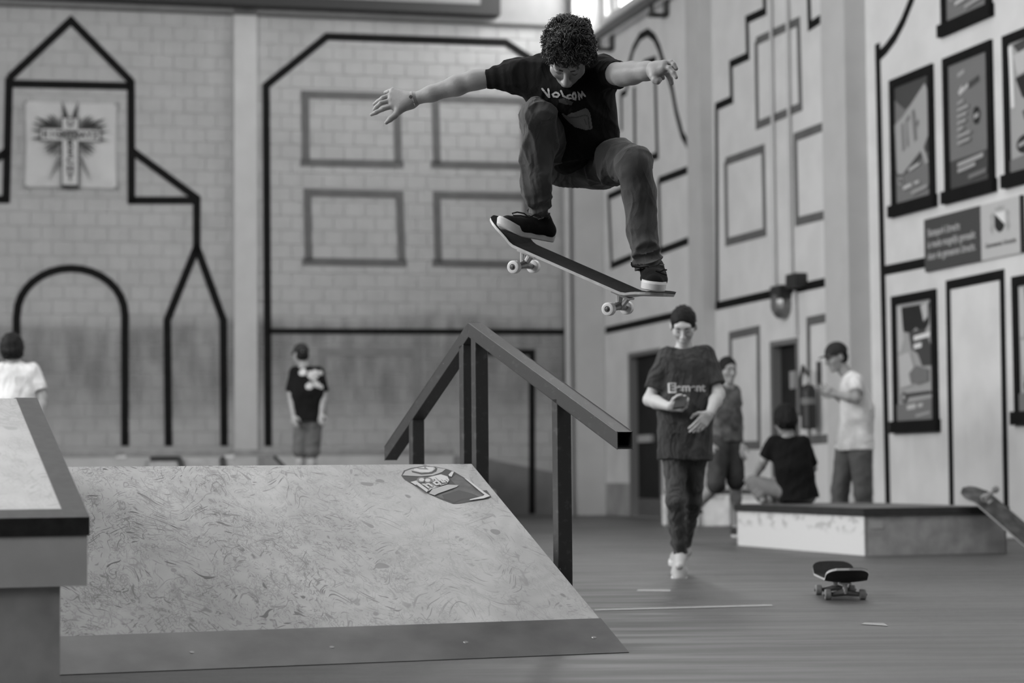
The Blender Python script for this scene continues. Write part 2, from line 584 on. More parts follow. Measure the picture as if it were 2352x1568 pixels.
MB().hexa([WR.p(ROOM_L, 0), WR.p(ROOM_L + .2, 0), WL.p(ROOM_L + .2, 0), WL.p(ROOM_L, 0),
           WR.p(ROOM_L, CEIL), WR.p(ROOM_L + .2, CEIL), WL.p(ROOM_L + .2, CEIL), WL.p(ROOM_L, CEIL)]).build('wall_front', 'darkwall', kind='structure', label='dark end wall behind the viewpoint')

# ---- back wall: mortar backing, concrete blocks, pilasters, paint
BACK_U = 18.0
wall_back = MB().wbox(WB, -0.3, BACK_U, 0, CEIL, -0.25, -0.012).build('wall_back', 'mortar', kind='structure', label='white painted block end wall with black house outlines')
BW, BH, GAP = 0.30, 0.203, 0.009
PIL_B = [(WB.uz(590, 500)[0], WB.uz(537, 500)[0], 0.05)]
blocks = []
rows = int(CEIL / BH)
for r in range(rows):
    for c in range(-1, int(BACK_U / BW) + 1):
        u0 = c * BW + (BW / 2 if r % 2 else 0)
        if u0 + BW < 0.1 or u0 > BACK_U - BW: continue
        if any(a < u0 and u0 + BW < b for a, b, _ in PIL_B): continue
        blocks.append((u0, r * BH))


def block_mesh():
    me = bpy.data.meshes.new('block')
    w, h = BW - GAP, BH - GAP
    mb = MB()
    e, n = WB.e, WB.n
    ch = 0.006
    back = [e * -w / 2, e * w / 2, e * w / 2 + Vector((0, 0, h)), e * -w / 2 + Vector((0, 0, h))]
    fr = [e * (-w / 2 + ch) + Vector((0, 0, ch)), e * (w / 2 - ch) + Vector((0, 0, ch)), e * (w / 2 - ch) + Vector((0, 0, h - ch)), e * (-w / 2 + ch) + Vector((0, 0, h - ch))]
    vs = [v - n * 0.03 for v in back] + [v - n * ch * 0.6 for v in back] + [v for v in fr]
    fs = [(0, 1, 5, 4), (1, 2, 6, 5), (2, 3, 7, 6), (3, 0, 4, 7), (4, 5, 9, 8), (5, 6, 10, 9), (6, 7, 11, 10), (7, 4, 8, 11), (8, 9, 10, 11)]
    me.from_pydata([tuple(v) for v in vs], [], fs)
    me.materials.append(M['block'])
    return me, vs, fs


BM_, BV, BF = block_mesh()


def project(p):
    d = CAM_ROT.transposed() @ (Vector(p) - Vector((0, 0, CAM_H)))
    return (CX + F_PX * d.x / -d.z, CY - F_PX * d.y / -d.z)


single, rest = [], []
for u0, z0 in blocks:
    x, y = project(WB.p(u0 + BW / 2, z0 + BH / 2))
    vis = -10 < x < 1310 and 10 < y < 1060
    (single if vis else rest).append((u0, z0))
single.sort(key=lambda b: -b[0])
rest += single[300:]
single = single[:300]
for u0, z0 in single:
    o = bpy.data.objects.new('block', BM_)
    COL.objects.link(o)
    o.parent = wall_back
    o.location = WB.p(u0 + BW / 2, z0 + GAP / 2, random.uniform(-0.002, 0.001)) - WLOC[wall_back]
V, Fc = [], []
for u0, z0 in rest:
    k = len(V)
    c = WB.p(u0 + BW / 2, z0 + GAP / 2, random.uniform(-0.002, 0.001))
    V += [c + v for v in BV]
    Fc += [tuple(i + k for i in f) for f in BF]
obj('block_field', V, Fc, 'block', wall_back, kind='stuff')
for a, b, d in PIL_B:
    MB().wbox(WB, a, b, 0, CEIL, -0.02, d).build('pilaster', 'pil', wall_back)

BK, GR, FA = 'black_paint', 'grey_paint', 'faint_paint'
LW = 0.108
DP = 0.002
for pts, m, w, cl in [
    ([(21, 180), (163, 47), (301, 187)], BK, LW, False),
    ([(21, 192), (300, 198)], BK, LW, False),
    ([(21, 178), (14, 466)], BK, LW, False),
    ([(20, 458), (-60, 458)], BK, LW, False),
    ([(18, 345), (-60, 405)], BK, LW, False),
    ([(301, 183), (302, 468)], BK, LW, False),
    ([(296, 460), (459, 460)], BK, LW, False),
    ([(306, 348), (452, 455), (452, 580)], BK, LW, False),
    ([(454, 562), (384, 735), (387, 1024)], BK, LW, False),
    ([(450, 562), (513, 735), (515, 1024)], BK, LW, False),
    ([(40, 1024), (38, 730)] + [(163 + 124 * math.cos(t), 722 - 106 * math.sin(t)) for t in [math.pi * (1 - k / 16) for k in range(17)]] + [(287, 1024)], BK, LW, False),
    ([(616, 1024), (611, 197), (751, 84), (1162, 98), (1302, 190), (1304, 1180)], BK, LW, False),
    ([(616, 760), (1303, 762)], BK, LW * .75, False),
    ([(703, 374), (701, 217), (912, 222), (915, 374)], GR, LW, False),
    ([(690, 373), (927, 377)], GR, LW, False),
    ([(1004, 378), (1000, 226), (1204, 232), (1206, 382)], GR, LW, False),
    ([(990, 377), (1218, 382)], GR, LW, False),
    ([(709, 600), (706, 442), (918, 447), (923, 600)], GR, LW, False),
    ([(695, 600), (934, 604)], GR, LW, False),
    ([(1007, 603), (1003, 448), (1209, 452), (1212, 606)], GR, LW, False),
    ([(993, 603), (1226, 608)], GR, LW, False),
    ([(1090, 808), (1222, 809), (1222, 1180)], BK, LW * .85, False),
    ([(742, 960), (740, 808), (957, 808), (958, 940)], FA, LW, False),
]:
    paint(WB, pts, w, m, wall_back, DP, cl)
# darker lower area with a slanting top beside the corner
flat([WB.uz(1085, 1046), WB.uz(1310, 1092), WB.uz(1310, 1184), WB.uz(1085, 1184)], lambda u, z: WB.p(u, z, 0.0015), 'lower_grey', wall_back, 'dark_lower_wall')

# banner hung inside the painted house
u0, z1 = WB.uz(58, 232, 0.03)
u1, z0 = WB.uz(268, 434, 0.03)
bu, bz = (u0 + u1) / 2, (z0 + z1) / 2
bw, bh = abs(u0 - u1), z1 - z0
ban = empty('banner', WB.p(bu, z0, 0.03), 'white banner with a black lettered cross inside the painted house', 'banner')
nx, ny = 16, 14
V, Fc = [], []
for j in range(ny + 1):
    for i in range(nx + 1):
        x, y = i / nx - .5, j / ny - .5
        corner = (abs(x) * 2) ** 3 * (abs(y) * 2) ** 3
        sag = 0.012 * math.sin(9 * x + 5 * y) * (1 - corner) + 0.015 * (abs(abs(x) - abs(y)) < .08) * (abs(x) > .2)
        shrink = 1 - 0.03 * (1 - abs(2 * y)) * (abs(x) * 2) ** 4
        V.append(WB.p(bu - x * bw * shrink, bz + y * bh * (1 - 0.03 * (1 - abs(2 * x)) * (abs(y) * 2) ** 4), 0.03 + sag))
for j in range(ny):
    for i in range(nx):
        a = j * (nx + 1) + i
        Fc.append((a, a + 1, a + nx + 2, a + nx + 1))
obj('banner_cloth', V, Fc, mat('banner_vinyl', 0.50, 0.5, 0.04, 4), ban, smooth=True)
for sx in (-1, 1):
    for sy in (-1, 1):
        p = WB.p(bu + sx * bw * .49, bz + sy * bh * .49, 0.03)
        MB().lathe(p, WB.n, [(0.0, .02), (.02, .02), (.025, .008)], 10).build('eyelet', 'metal_mid', ban)
BS = bw / 210.0   # metres per image pixel on the banner


def bt(x, y):      # banner print coordinates: pixels right and down from (163, 333)
    return WB.p(bu - (x - 163) * BS, bz - (y - 333) * BS, 0.075)


def bflat(pts, m, name='banner_print'):
    flat(pts, bt, m, ban, name)


def bt2(x, y):
    return bt(x, y) + WB.n * 0.004


CXB, CYB = 160, 312
for ang, l0, l1, wd, m in ([(a, 20, 92, 0.075, 'black') for a in (18, 28, 162, 152)] + [(a, 20, 92, 0.05, 'black') for a in (8, 172, -6, 186)] +
                           [(a, 18, 72, .05, 'darkgrey') for a in (38, 44, 136, 142, -32, -40, 212, 220)] + [(a, 16, 68, .06, 'midgrey') for a in (50, 130, -50, 230, -24, 204)] +
                           [(a, 22, 86, .05, 'black') for a in (77, 103)] + [(a, 20, 74, .06, 'black') for a in (-76, 256)] + [(a, 30, 118, .03, 'midgrey') for a in (-66, 246)]):
    t = R(ang)
    d = (math.cos(t), -math.sin(t))
    nrm = (-d[1], d[0])
    mid = l0 + (l1 - l0) * .35
    w = wd * mid * 2.1 + 1.2
    bflat([(CXB + d[0] * l0, CYB + d[1] * l0), (CXB + d[0] * mid + nrm[0] * w, CYB + d[1] * mid + nrm[1] * w), (CXB + d[0] * l1, CYB + d[1] * l1), (CXB + d[0] * mid - nrm[0] * w, CYB + d[1] * mid - nrm[1] * w)], m, 'ray_print')
for pts, m, off in (([(140, 268), (181, 268), (181, 436), (140, 436)], 'black', .001), ([(92, 294), (231, 294), (231, 326), (92, 326)], 'darkgrey', .001),
                    ([(143, 271), (178, 271), (178, 427), (143, 427)], 'offwhite', .002), ([(95, 297), (228, 297), (228, 323), (95, 323)], 'offwhite', .002)):
    obj('cross_print', [bt(x, y) + WB.n * off for x, y in pts], [(0, 1, 2, 3)], m, ban)
lt = lambda cx, cy: (lambda x, y: WB.p(bu - (cx - 163) * BS - x, bz - (cy - 333) * BS + y, 0.080))
for k, ch in enumerate('EIGHTDAYZ'):
    lettering(ch, 21 * BS, lt(104 + 14.3 * k, 310), 'black', ban, bold=.005)
for ch, y in (('U', 283), ('R', 331), ('E', 350), ('C', 370), ('H', 390), ('T', 410)):
    lettering(ch, 23 * BS, lt(161, y), 'black', ban, bold=.006)

# roof beam running along the back wall
zb0 = WB.uz(600, 36, 0.05)[1]
trim = MB().wbox(WB, 0.0, BACK_U, zb0 + 0.03, CEIL - .02, 0.0, 0.05).build('trim_1', 'beam', kind='structure', label='grey ring beam along the top of the end wall')
ub = WB.uz(1150, 20, 0.3)[0]
MB().wbox(WB, 0.0, BACK_U, zb0, zb0 + 0.03, 0.0, 0.075).build('drip_edge', 'grey_paint', trim)
MB().wbox(WB, ub, BACK_U, WB.uz(1150, 34, .3)[1], CEIL - .3, 0.05, 0.3).build('dark_duct', 'beam_dark', trim)
MB().wbox(WB, ub + .3, BACK_U, WB.uz(1100, 10, .3)[1], CEIL - .5, 0.3, 0.31).build('duct_panel', 'beam', trim)

# ---- right wall with two door openings
WALL_TOP = 7.06
D1 = (WR.uz(1446, 1000)[0], WR.uz(1520, 1000)[0], WR.uz(1450, 810)[1])
D2 = (WR.uz(1771, 900)[0], WR.uz(1836, 900)[0], WR.uz(1800, 780)[1])
us = [0.0, D1[0], D1[1], D2[0], D2[1], ROOM_L]
wall_right = empty('wall_right', WR.p(0, 0), kind='structure', label='white plastered side wall with painted gables and posters')
mb = MB()
for i in range(5):
    z0 = 0 if i in (0, 2, 4) else (D1[2] if i == 1 else D2[2])
    mb.wbox(WR, us[i], us[i + 1], z0, WALL_TOP, -0.3, 0.0)
seg = 0.0
for u, w in RIGHT_WINDOWS + [(ROOM_L, 0)]:
    if u > seg: mb.wbox(WR, seg, u, WALL_TOP, CEIL, -0.3, 0.0)
    if w: mb.wbox(WR, u, u + w, 9.55, CEIL, -0.3, 0.0)
    seg = u + w
mb.build('plaster_face', 'plaster', wall_right)
for k, (a, b, t) in enumerate((D1, D2)):
    dr = empty('door_%d' % (k + 1), WR.p((a + b) / 2, 0), kind='structure', label=('dark double door near the corner of the hall', 'dark door beside the fire extinguisher')[k])
    MB().wbox(WR, a + .06, b - .06, 0.0, t - .05, -0.20, -0.10).build('door_leaf', 'door', dr)
    MB().wbox(WR, a, a + .07, 0, t, -0.3, 0.01).build('door_frame', 'frame_grey', dr)
    MB().wbox(WR, b - .07, b, 0, t, -0.3, 0.01).build('door_frame', 'frame_grey', dr)
    MB().wbox(WR, a + .07, b - .07, t - .06, t, -0.3, 0.01).build('door_frame', 'frame_grey', dr)
    if k == 0:
        MB().wbox(WR, a + .2, a + .75, 1.02, 1.12, -0.10, -0.05).build('push_bar', 'metal_light', dr)
        MB().wbox(WR, a + .06, b - .06, 0.0, 0.25, -0.10, -0.09).build('kick_plate', 'metal_mid', dr)
    else:
        for uu in (a + .35, b - .4):
            MB().wbox(WR, uu, uu + .2, 1.55, 1.75, -0.10, -0.09).build('door_notice', 'lightgrey', dr)

# pilasters on the right wall
for xw, p, w in ((1641, 0.17, 0.50), (1996, 0.24, 0.62)):
    u = WR.uz(xw, 500)[0]
    MB().wbox(WR, u - w, u, 0, CEIL - .02, -0.02, p).build('pilaster', 'pil', wall_right)
# corner pilaster
MB().wbox(WB, 0.0, 0.42, 0, CEIL - .05, -0.02, 0.22).build('corner_pilaster', 'pil', wall_right)
MB().tube([WB.p(0.5, 0, 0.1), WB.p(0.5, 7.2, 0.1)], 0.05, 8).build('downpipe', 'pil', wall_right)
# darker painted foot of the wall
MB().wbox(WR, 0.2, D1[0] - .01, 0, 0.46, 0.0, 0.004).build('dark_lower_wall', mat('worn_dado', .30, .7, .2, 3), wall_right)
RW = 0.10
for pts, m, w in [
    ([(1450, 428), (1398, 452), (1405, 610), (1452, 590)], BK, RW),
    ([(1513, 415), (1585, 388), (1588, 550), (1517, 577), (1513, 415)], BK, RW),
    ([(1440, 205), (1447, 141), (1455, 112), (1470, 84), (1488, 74), (1503, 86), (1514, 110), (1523, 141), (1536, 175), (1544, 205), (1553, 256), (1567, 309), (1580, 332), (1596, 349)], BK, RW * 1.1),
    ([(1457, 200), (1459, 375), (1510, 357), (1504, 137), (1478, 146)], BK, RW),
    ([(1440, 210), (1427, 218), (1428, 300)], BK, RW * .9),
    ([(1391, 759), (1600, 713)], BK, RW),
    ([(1640, 704), (1914, 644)], BK, RW),
    ([(1648, 700), (1646, 245), (1681, 229), (1679, 147), (1718, 129), (1716, 45), (1757, 26), (1755, -60)], BK, RW),
    ([(1737, 95), (1834, 49), (1839, 245), (1740, 288), (1737, 95)], GR, RW),
    ([(1667, 371), (1753, 341), (1757, 533), (1670, 556), (1667, 371)], GR, RW),
    ([(1857, -40), (1860, 60), (1901, 33), (1903, 130)], BK, RW),
    ([(1908, 284), (1827, 315), (1831, 509), (1912, 489)], GR, RW),
    ([(1680, 1000), (1678, 771), (1742, 757), (1744, 1022), (1700, 1023)], GR, RW),
    ([(1916, 726), (1857, 738), (1860, 1010), (1920, 1006)], GR, RW),
    ([(2016, 100), (2040, 1160)], BK, 0.12),
    ([(2018, 130), (2035, 113), (2055, 86), (2074, 50), (2094, 0), (2110, -50)], BK, RW * 1.1),
    ([(2033, 621), (2124, 603)], BK, RW),
    ([(2187, 1190), (2178, 655), (2302, 630), (2312, 1190)], BK, RW * .95),
]:
    paint(WR, pts, w, m, wall_right, 0.0)

# high window by the corner above the crane rail, and its neighbours out of frame
for k, (u, w) in enumerate(RIGHT_WINDOWS):
    wi = empty('window_%d' % (k + 1), WR.p(u + w / 2, WALL_TOP), kind='structure', label='high bright window above the crane rail' if k == 0 else 'high side window %d bays along' % k)
    MB().wbox(WR, u, u + w, WALL_TOP, 9.55, -0.24, -0.20).build('window_pane', 'pane', wi)
    for uu in ([u, u + w] if k == 0 else [u + w * i / 3 for i in range(4)]):
        MB().wbox(WR, uu - .05, uu + .05, WALL_TOP, 9.55, -0.2, -0.08).build('window_mullion', 'beam', wi)
    MB().wbox(WR, u, u + w, WALL_TOP, WALL_TOP + .1, -0.2, 0.05).build('window_sill', 'pil', wi)
rail_z = WR.uz(1440, 46, 0.22)[1]
tr = MB().wbox(WR, 0.1, 30, rail_z, rail_z + .10, 0.18, 0.26).build('trim_2', 'steel_dark', kind='structure', label='dark crane rail on brackets along the right wall')
for xx in (1404, 1530):
    u = WR.uz(xx, 80, 0.02)[0]
    m_ = MB()
    m_.wbox(WR, u - .09, u + .09, rail_z - .16, rail_z + .06, 0.0, 0.03)
    m_.wbox(WR, u - .05, u + .05, rail_z - .17, rail_z - .12, 0.0, 0.26)
    m_.tube([WR.p(u, rail_z - .15, 0.22), WR.p(u, rail_z + .05, 0.22)], 0.03, 6)
    m_.build('rail_bracket', 'steel_black', tr)

# conduits and lamps on the right wall
for k, (x, y0, y1) in enumerate(((1781, -40, 672), (1819, -40, 655))):
    ua, za = WR.uz(x, y1, 0.03)
    c = MB().tube([WR.p(ua, za, .03), WR.p(ua, 8.6, .03)], 0.022, 8).build('conduit', 'pil', label=('thin grey conduit dropping to the left wall lamp', 'thin grey conduit dropping to the right wall lamp')[k], cat='conduit')
for k, (x, y) in enumerate(((1790, 682), (1826, 655))):
    ua, za = WR.uz(x, y, 0.1)
    e = empty('wall_lamp', WR.p(ua, za - .12, 0), ('round bulkhead lamp on the black painted band', 'small dark junction lamp on the black band by the door')[k], 'lamp')
    MB().wbox(WR, ua - .18, ua + .12, za - .02, za + .13, 0, .14).build('lamp_housing', 'steel_black', e)
    if k == 0:
        MB().lathe(WR.p(ua - .05, za - .08, .0), WR.n, [(0, .17), (.10, .16), (.15, .1)], 16).build('lamp_glass', 'metal_mid', e)
MB().tube([WR.p(*WR.uz(1826, 668, .03), .03), WR.p(*WR.uz(1829, 770, .03), .03)], 0.022, 8).build('conduit', 'pil', label='short conduit below the junction lamp', cat='conduit')
# fire extinguisher
ue, ze = WR.uz(1862, 985, 0.12)
_, zt = WR.uz(1862, 882, 0.12)
ex = empty('fire_extinguisher', WR.p(ue, ze, .12), 'dark fire extinguisher hung on the white wall by the door', 'extinguisher')
h = zt - ze
MB().lathe(WR.p(ue, ze, .14), (0, 0, 1), [(0, .075), (.02, .085), (h * .86, .085), (h * .96, .06), (h, .03)], 20).build('cylinder_body', mat('dark_enamel', .02, .4), ex, smooth=False)
MB().lathe(WR.p(ue, ze + h * .55, .14), (0, 0, 1), [(0, .0862), (h * .14, .0862)], 20).build('label_band', 'midgrey', ex)
MB().tube([WR.p(ue, zt, .14), WR.p(ue, zt + .1, .14), WR.p(ue + .06, zt + .16, .16)], .03, 8).build('valve', 'metal_mid', ex)
MB().tube([WR.p(ue, zt + .08, .14), WR.p(ue - .09, zt + .2, .16), WR.p(ue - .14, zt + .05, .17), WR.p(ue - .135, ze + h * .3, .17)], .02, 8).build('hose', 'black', ex)
MB().wbox(WR, ue - .05, ue + .05, zt - .05, zt + .25, 0, .02).build('wall_bracket', 'darkgrey', ex)


# ---- posters, framed by painted sills
def poster(name_label, corners, design, wide=None, high=None):
    q = [WR.uz(x, y, .02) for x, y in corners]
    u0 = (q[0][0] + q[3][0]) / 2
    u1 = (q[1][0] + q[2][0]) / 2 if wide is None else u0 + wide
    z1 = (q[0][1] + q[1][1]) / 2
    z0 = (q[2][1] + q[3][1]) / 2
    if high: z1 = z0 + high
    e = empty('framed_poster', WR.p((u0 + u1) / 2, z0, 0), name_label, 'poster', group='framed posters on the right wall')
    fw = 0.10
    mb_ = MB()
    mb_.wbox(WR, u0, u0 + fw, z0, z1, 0, .03)
    mb_.wbox(WR, u1 - fw, u1, z0, z1, 0, .03)
    mb_.wbox(WR, u0 + fw, u1 - fw, z1 - fw * .9, z1, 0, .03)
    mb_.build('frame', 'black_paint', e)
    MB().wbox(WR, u0 - .03, u1 + .03, z0 - .02, z0 + .10, 0, .06).build('sill', 'black_paint', e)
    a, b, c, d = u0 + fw, u1 - fw, z0 + .10, z1 - fw * .9
    to3 = lambda lay: (lambda x, y: WR.p(a + (b - a) * x, d - (d - c) * y, .012 + lay * .0015))
    MB().wbox(WR, a, b, c, d, 0, .012).build('poster_sheet', design['base'], e)
    for i, (kind, m, pts) in enumerate(design['shapes']):
        flat(pts, to3(1 + i), m, e, kind)
    return e, (u1 - u0), (z1 - z0)


def bars(x0, y0, n, dy, lens, m, slope=0.0, th=.012):
    return [('text_line_print', m, [(x0, y0 + k * dy), (x0 + lens[k % len(lens)], y0 + k * dy + slope), (x0 + lens[k % len(lens)], y0 + k * dy + th + slope), (x0, y0 + k * dy + th)]) for k in range(n)]


design_card = {'base': 'midgrey', 'shapes': [
    ('dark_field_print', 'darkgrey', [(0, 0), (1, 0), (1, .12), (.3, .22), (0, .1)]),
    ('dark_field_print', 'darkgrey', [(0, .72), (.6, .55), (1, .5), (1, .62), (.45, .74), (.1, .78)]),
    ('card_print', 'lightgrey', [(.0, .32), (.25, .27), (.9, .06), (1.0, .15), (1.0, .48), (.85, .58), (.2, .76), (.05, .74)]),
    ('scribble_print', 'midgrey', [(.2, .34), (.27, .32), (.3, .56), (.22, .57)]),
    ('scribble_print', 'midgrey', [(.34, .31), (.44, .27), (.46, .31), (.38, .34), (.42, .53), (.36, .55)]),
    ('scribble_print', 'midgrey', [(.52, .26), (.6, .24), (.63, .36), (.72, .34), (.72, .38), (.64, .41), (.66, .5), (.58, .52)]),
    ('highlight_print', 'lightgrey', [(.75, .6), (.85, .58), (.98, .72), (.9, .74)]),
    ('wheel_print', 'lightgrey', ellipse(.16, .81, .07, .035)),
    ('wheel_print', 'darkgrey', ellipse(.16, .81, .04, .02)),
    ('caption_print', 'offwhite', [(.42, .73), (.72, .70), (.72, .725), (.42, .755)]),
    ('caption_print', 'offwhite', [(.25, .865), (.5, .855), (.5, .885), (.25, .895)]),
    ('caption_print', 'offwhite', [(.58, .855), (.72, .85), (.72, .872), (.58, .877)]),
    ('caption_print', 'lightgrey', [(.5, .93), (.95, .905), (.95, .93), (.5, .955)]),
]}
design_list = {'base': 'midgrey', 'shapes': [
    ('dark_foot_print', 'darkgrey', [(0, .77), (1, .755), (1, 1), (0, 1)]),
    ('logo_print', 'lightgrey', [(.25, .09), (.42, .07), (.42, .10), (.25, .12)]),
    ('logo_print', 'offwhite', [(.26, .24), (.36, .19), (.38, .22), (.52, .19), (.52, .22), (.3, .27)]),
    ('logo_print', 'darkgrey', [(.54, .19), (.8, .16), (.8, .21), (.54, .24)]),
    ('roundel_print', 'black', ellipse(.72, .47, .09, .07)),
    ('roundel_text_print', 'lightgrey', [(.66, .46), (.78, .45), (.78, .485), (.66, .495)]),
    ('caption_print', 'lightgrey', [(.22, .80), (.88, .775), (.88, .81), (.22, .835)]),
    ('caption_print', 'lightgrey', [(.22, .85), (.68, .83), (.68, .86), (.22, .88)]),
    ('caption_print', 'midgrey', [(.5, .92), (.95, .90), (.95, .935), (.5, .955)]),
] + bars(.26, .32, 7, .053, (.16, .28, .24, .22, .16, .34, .32), 'lightgrey', -.01, .022)}
design_photo = {'base': 'lightgrey', 'shapes': [
    ('figure_print', 'black', [(.05, .03), (.95, .03), (.92, .2), (.75, .28), (.55, .22), (.4, .26), (.2, .24), (.12, .12)]),
    ('highlight_print', 'offwhite', [(.02, .02), (.14, .02), (.2, .3), (.1, .42), (.02, .4)]),
    ('highlight_print', 'offwhite', [(.7, .04), (.9, .02), (.9, .14), (.78, .18)]),
    ('figure_print', 'darkgrey', [(.35, .25), (.8, .24), (.98, .4), (.98, .55), (.72, .55), (.6, .44), (.42, .40)]),
    ('caption_print', 'white', [(.5, .29), (.96, .27), (.96, .31), (.5, .33)]),
    ('caption_print', 'white', [(.5, .36), (.72, .35), (.72, .39), (.5, .40)]),
    ('figure_print', 'offwhite', [(.05, .44), (.38, .42), (.5, .56), (.42, .7), (.1, .72)]),
    ('figure_print', 'midgrey', [(.35, .6), (.55, .54), (.9, .58), (.9, .68), (.6, .7), (.4, .68)]),
    ('board_print', 'darkgrey', [(.2, .77), (.95, .76), (.95, .785), (.25, .80)]),
    ('wheel_print', 'darkgrey', ellipse(.2, .80, .09, .045)),
    ('wheel_print', 'lightgrey', ellipse(.2, .80, .05, .025)),
    ('ground_print', 'midgrey', [(0, .86), (1, .82), (1, 1), (0, 1)]),
    ('caption_print', 'offwhite', [(.3, .87), (.55, .86), (.55, .9), (.3, .91)]),
    ('caption_print', 'offwhite', [(.62, .865), (.75, .86), (.75, .89), (.62, .895)]),
    ('caption_print', 'lightgrey', [(.55, .955), (.95, .93), (.95, .95), (.55, .975)]),
]}
design_busy = {'base': 'lightgrey', 'shapes': [
    ('figure_print', 'darkgrey', [(.1, .02), (.5, .0), (.7, .1), (.3, .14)]),
    ('highlight_print', 'offwhite', [(.1, .1), (.4, .08), (.5, .24), (.2, .26)]),
    ('figure_print', 'black', [(.15, .28), (.8, .24), (.85, .46), (.5, .5), (.3, .44)]),
    ('highlight_print', 'white', [(.0, .02), (.1, .02), (.12, .5), (.04, .5)]),
    ('figure_print', 'darkgrey', [(.3, .55), (.9, .5), (.9, .54), (.35, .62)]),
    ('wheel_print', 'black', ellipse(.35, .8, .2, .07)),
    ('wheel_print', 'lightgrey', [(.2, .79), (.5, .76), (.5, .79), (.2, .82)]),
    ('ground_print', 'midgrey', [(0, .9), (1, .85), (1, 1), (0, 1)]),
]}
_, pw, ph = poster('framed poster of a tilted lettered card, left of the upper row', [(2043, 184), (2138, 148), (2150, 470), (2048, 494)], design_card)
_, pw2, ph2 = poster('framed grey poster with a white text list and black dot', [(2165, 134), (2273, 93), (2287, 434), (2171, 464)], design_list)
poster('framed busy photo poster cut by the right edge, upper row', [(2303, 82), (2420, 38), (2420, 398), (2309, 428)], design_busy, pw2)
poster('framed poster cut off by the top edge of the picture', [(2158, -240), (2270, -290), (2276, 32), (2161, 83)], design_card, None, ph2)
poster('framed photo poster of a skater hung below the band', [(2049, 684), (2146, 660), (2156, 983), (2052, 993)], design_photo)
poster('framed photo poster at the lower right edge of the picture', [(2325, 640), (2440, 610), (2440, 960), (2331, 976)], design_photo, pw2)

# sponsor sign
ua, zb_ = WR.uz(2122, 505, .03)
ub_, zc = WR.uz(2254, 598, .03)
uc, _ = WR.uz(2344, 580, .03)
zA = WR.uz(2122, 505, .03)[1]
zB = WR.uz(2125, 625, .03)[1]
sg = empty('sponsor_sign', WR.p((ua + uc) / 2, zB, 0), 'two-part sign, dark lettered half and white half with crest', 'sign')
MB().wbox(WR, ua, ub_, zB, zA, 0, .03).build('dark_panel', 'darkgrey', sg)
MB().wbox(WR, ub_, uc, zB, zA, 0, .028).build('white_panel', 'offwhite', sg)
MB().wbox(WR, uc, uc + .04, zB, zA, 0, .03).build('end_strip', 'black', sg)
W_, H_ = ub_ - ua, zA - zB
for t, yy, w in (('Skatepark Utrecht', .72, .58), ('is mede mogelijk gemaakt', .50, .84), ('door de gemeente Utrecht.', .28, .84)):
    vs, fs = tris_of_text(t, 1.0, .012)
    xs = [v[0] for v in vs]
    k = w * W_ / (max(xs) - min(xs))
    obj('lettering', [WR.p(ua + W_ * .07 + (x - min(xs)) * k, zB + H_ * yy + y * H_ * .20, .033) for x, y in vs], fs, 'offwhite', sg, kind='stuff')
vs, fs = tris_of_text('Gemeente Utrecht', 1.0, .012)
xs = [v[0] for v in vs]
k = .78 * (uc - ub_) / (max(xs) - min(xs))
obj('lettering', [WR.p(ub_ + (uc - ub_) * .12 + (x - min(xs)) * k, zB + H_ * .24 + y * H_ * .12, .032) for x, y in vs], fs, 'darkgrey', sg, kind='stuff')
cm, cz, cw = ub_ + (uc - ub_) * .5, zB + H_ * .62, (uc - ub_) * .13
sh = lambda x, y: WR.p(cm + x * cw, cz + y * H_ * .17, .030)
flat([(-1, 1), (1, 1), (1, -.4), (.6, -.85), (0, -1.1), (-.6, -.85), (-1, -.4)], sh, 'white', sg, 'crest_shield')
flat([(-1, 1), (1, -.4), (.6, -.85), (0, -1.1), (-.6, -.85), (-1, -.4)], lambda x, y: sh(x, y) + WR.n * .002, 'black', sg, 'crest_field')
for s_ in (-1, 1):
    flat([(s_ * 1.2, 1.2), (s_ * 1.9, .9), (s_ * 1.7, .2), (s_ * 2.0, -.6), (s_ * 1.5, -1.2), (s_ * 1.2, -.6), (s_ * 1.45, .2)], sh, 'lightgrey', sg, 'crest_lion')
flat([(-.8, 1.25), (-.9, 1.7), (-.4, 1.45), (0, 1.8), (.4, 1.45), (.9, 1.7), (.8, 1.25)], sh, 'lightgrey', sg, 'crest_crown')

# ------------------------------------------------------------------ floor lines
for pts in ([(1366, 1402), (1775, 1391), (1772, 1387), (1366, 1398)], [(1462, 1357), (1540, 1358), (1540, 1353), (1465, 1353)], [(1978, 1433), (2040, 1437), (2030, 1430), (1985, 1429)]):
    obj('painted_line', [on_floor(x, y, .002) for x, y in pts], [(0, 1, 2, 3)], 'line_white', floor)

# ------------------------------------------------------------------ bank ramp, hubba ledge and A-frame rail
TH = R(20.0)
G = Vector((-math.sin(TH), math.cos(TH), 0))      # up the slope, away from the viewpoint
A = Vector((-math.cos(TH), -math.sin(TH), 0))     # along the ramp, to the left
Z = Vector((0, 0, 1))
B0 = on_floor(1442, 1499)


def on_vplane(px, py, o, n):
    """pixel ray against the vertical plane through o with horizontal normal n"""
    r = ray(px, py)
    c = Vector((0, 0, CAM_H))
    return c + r * ((o - c).dot(n) / r.dot(n))


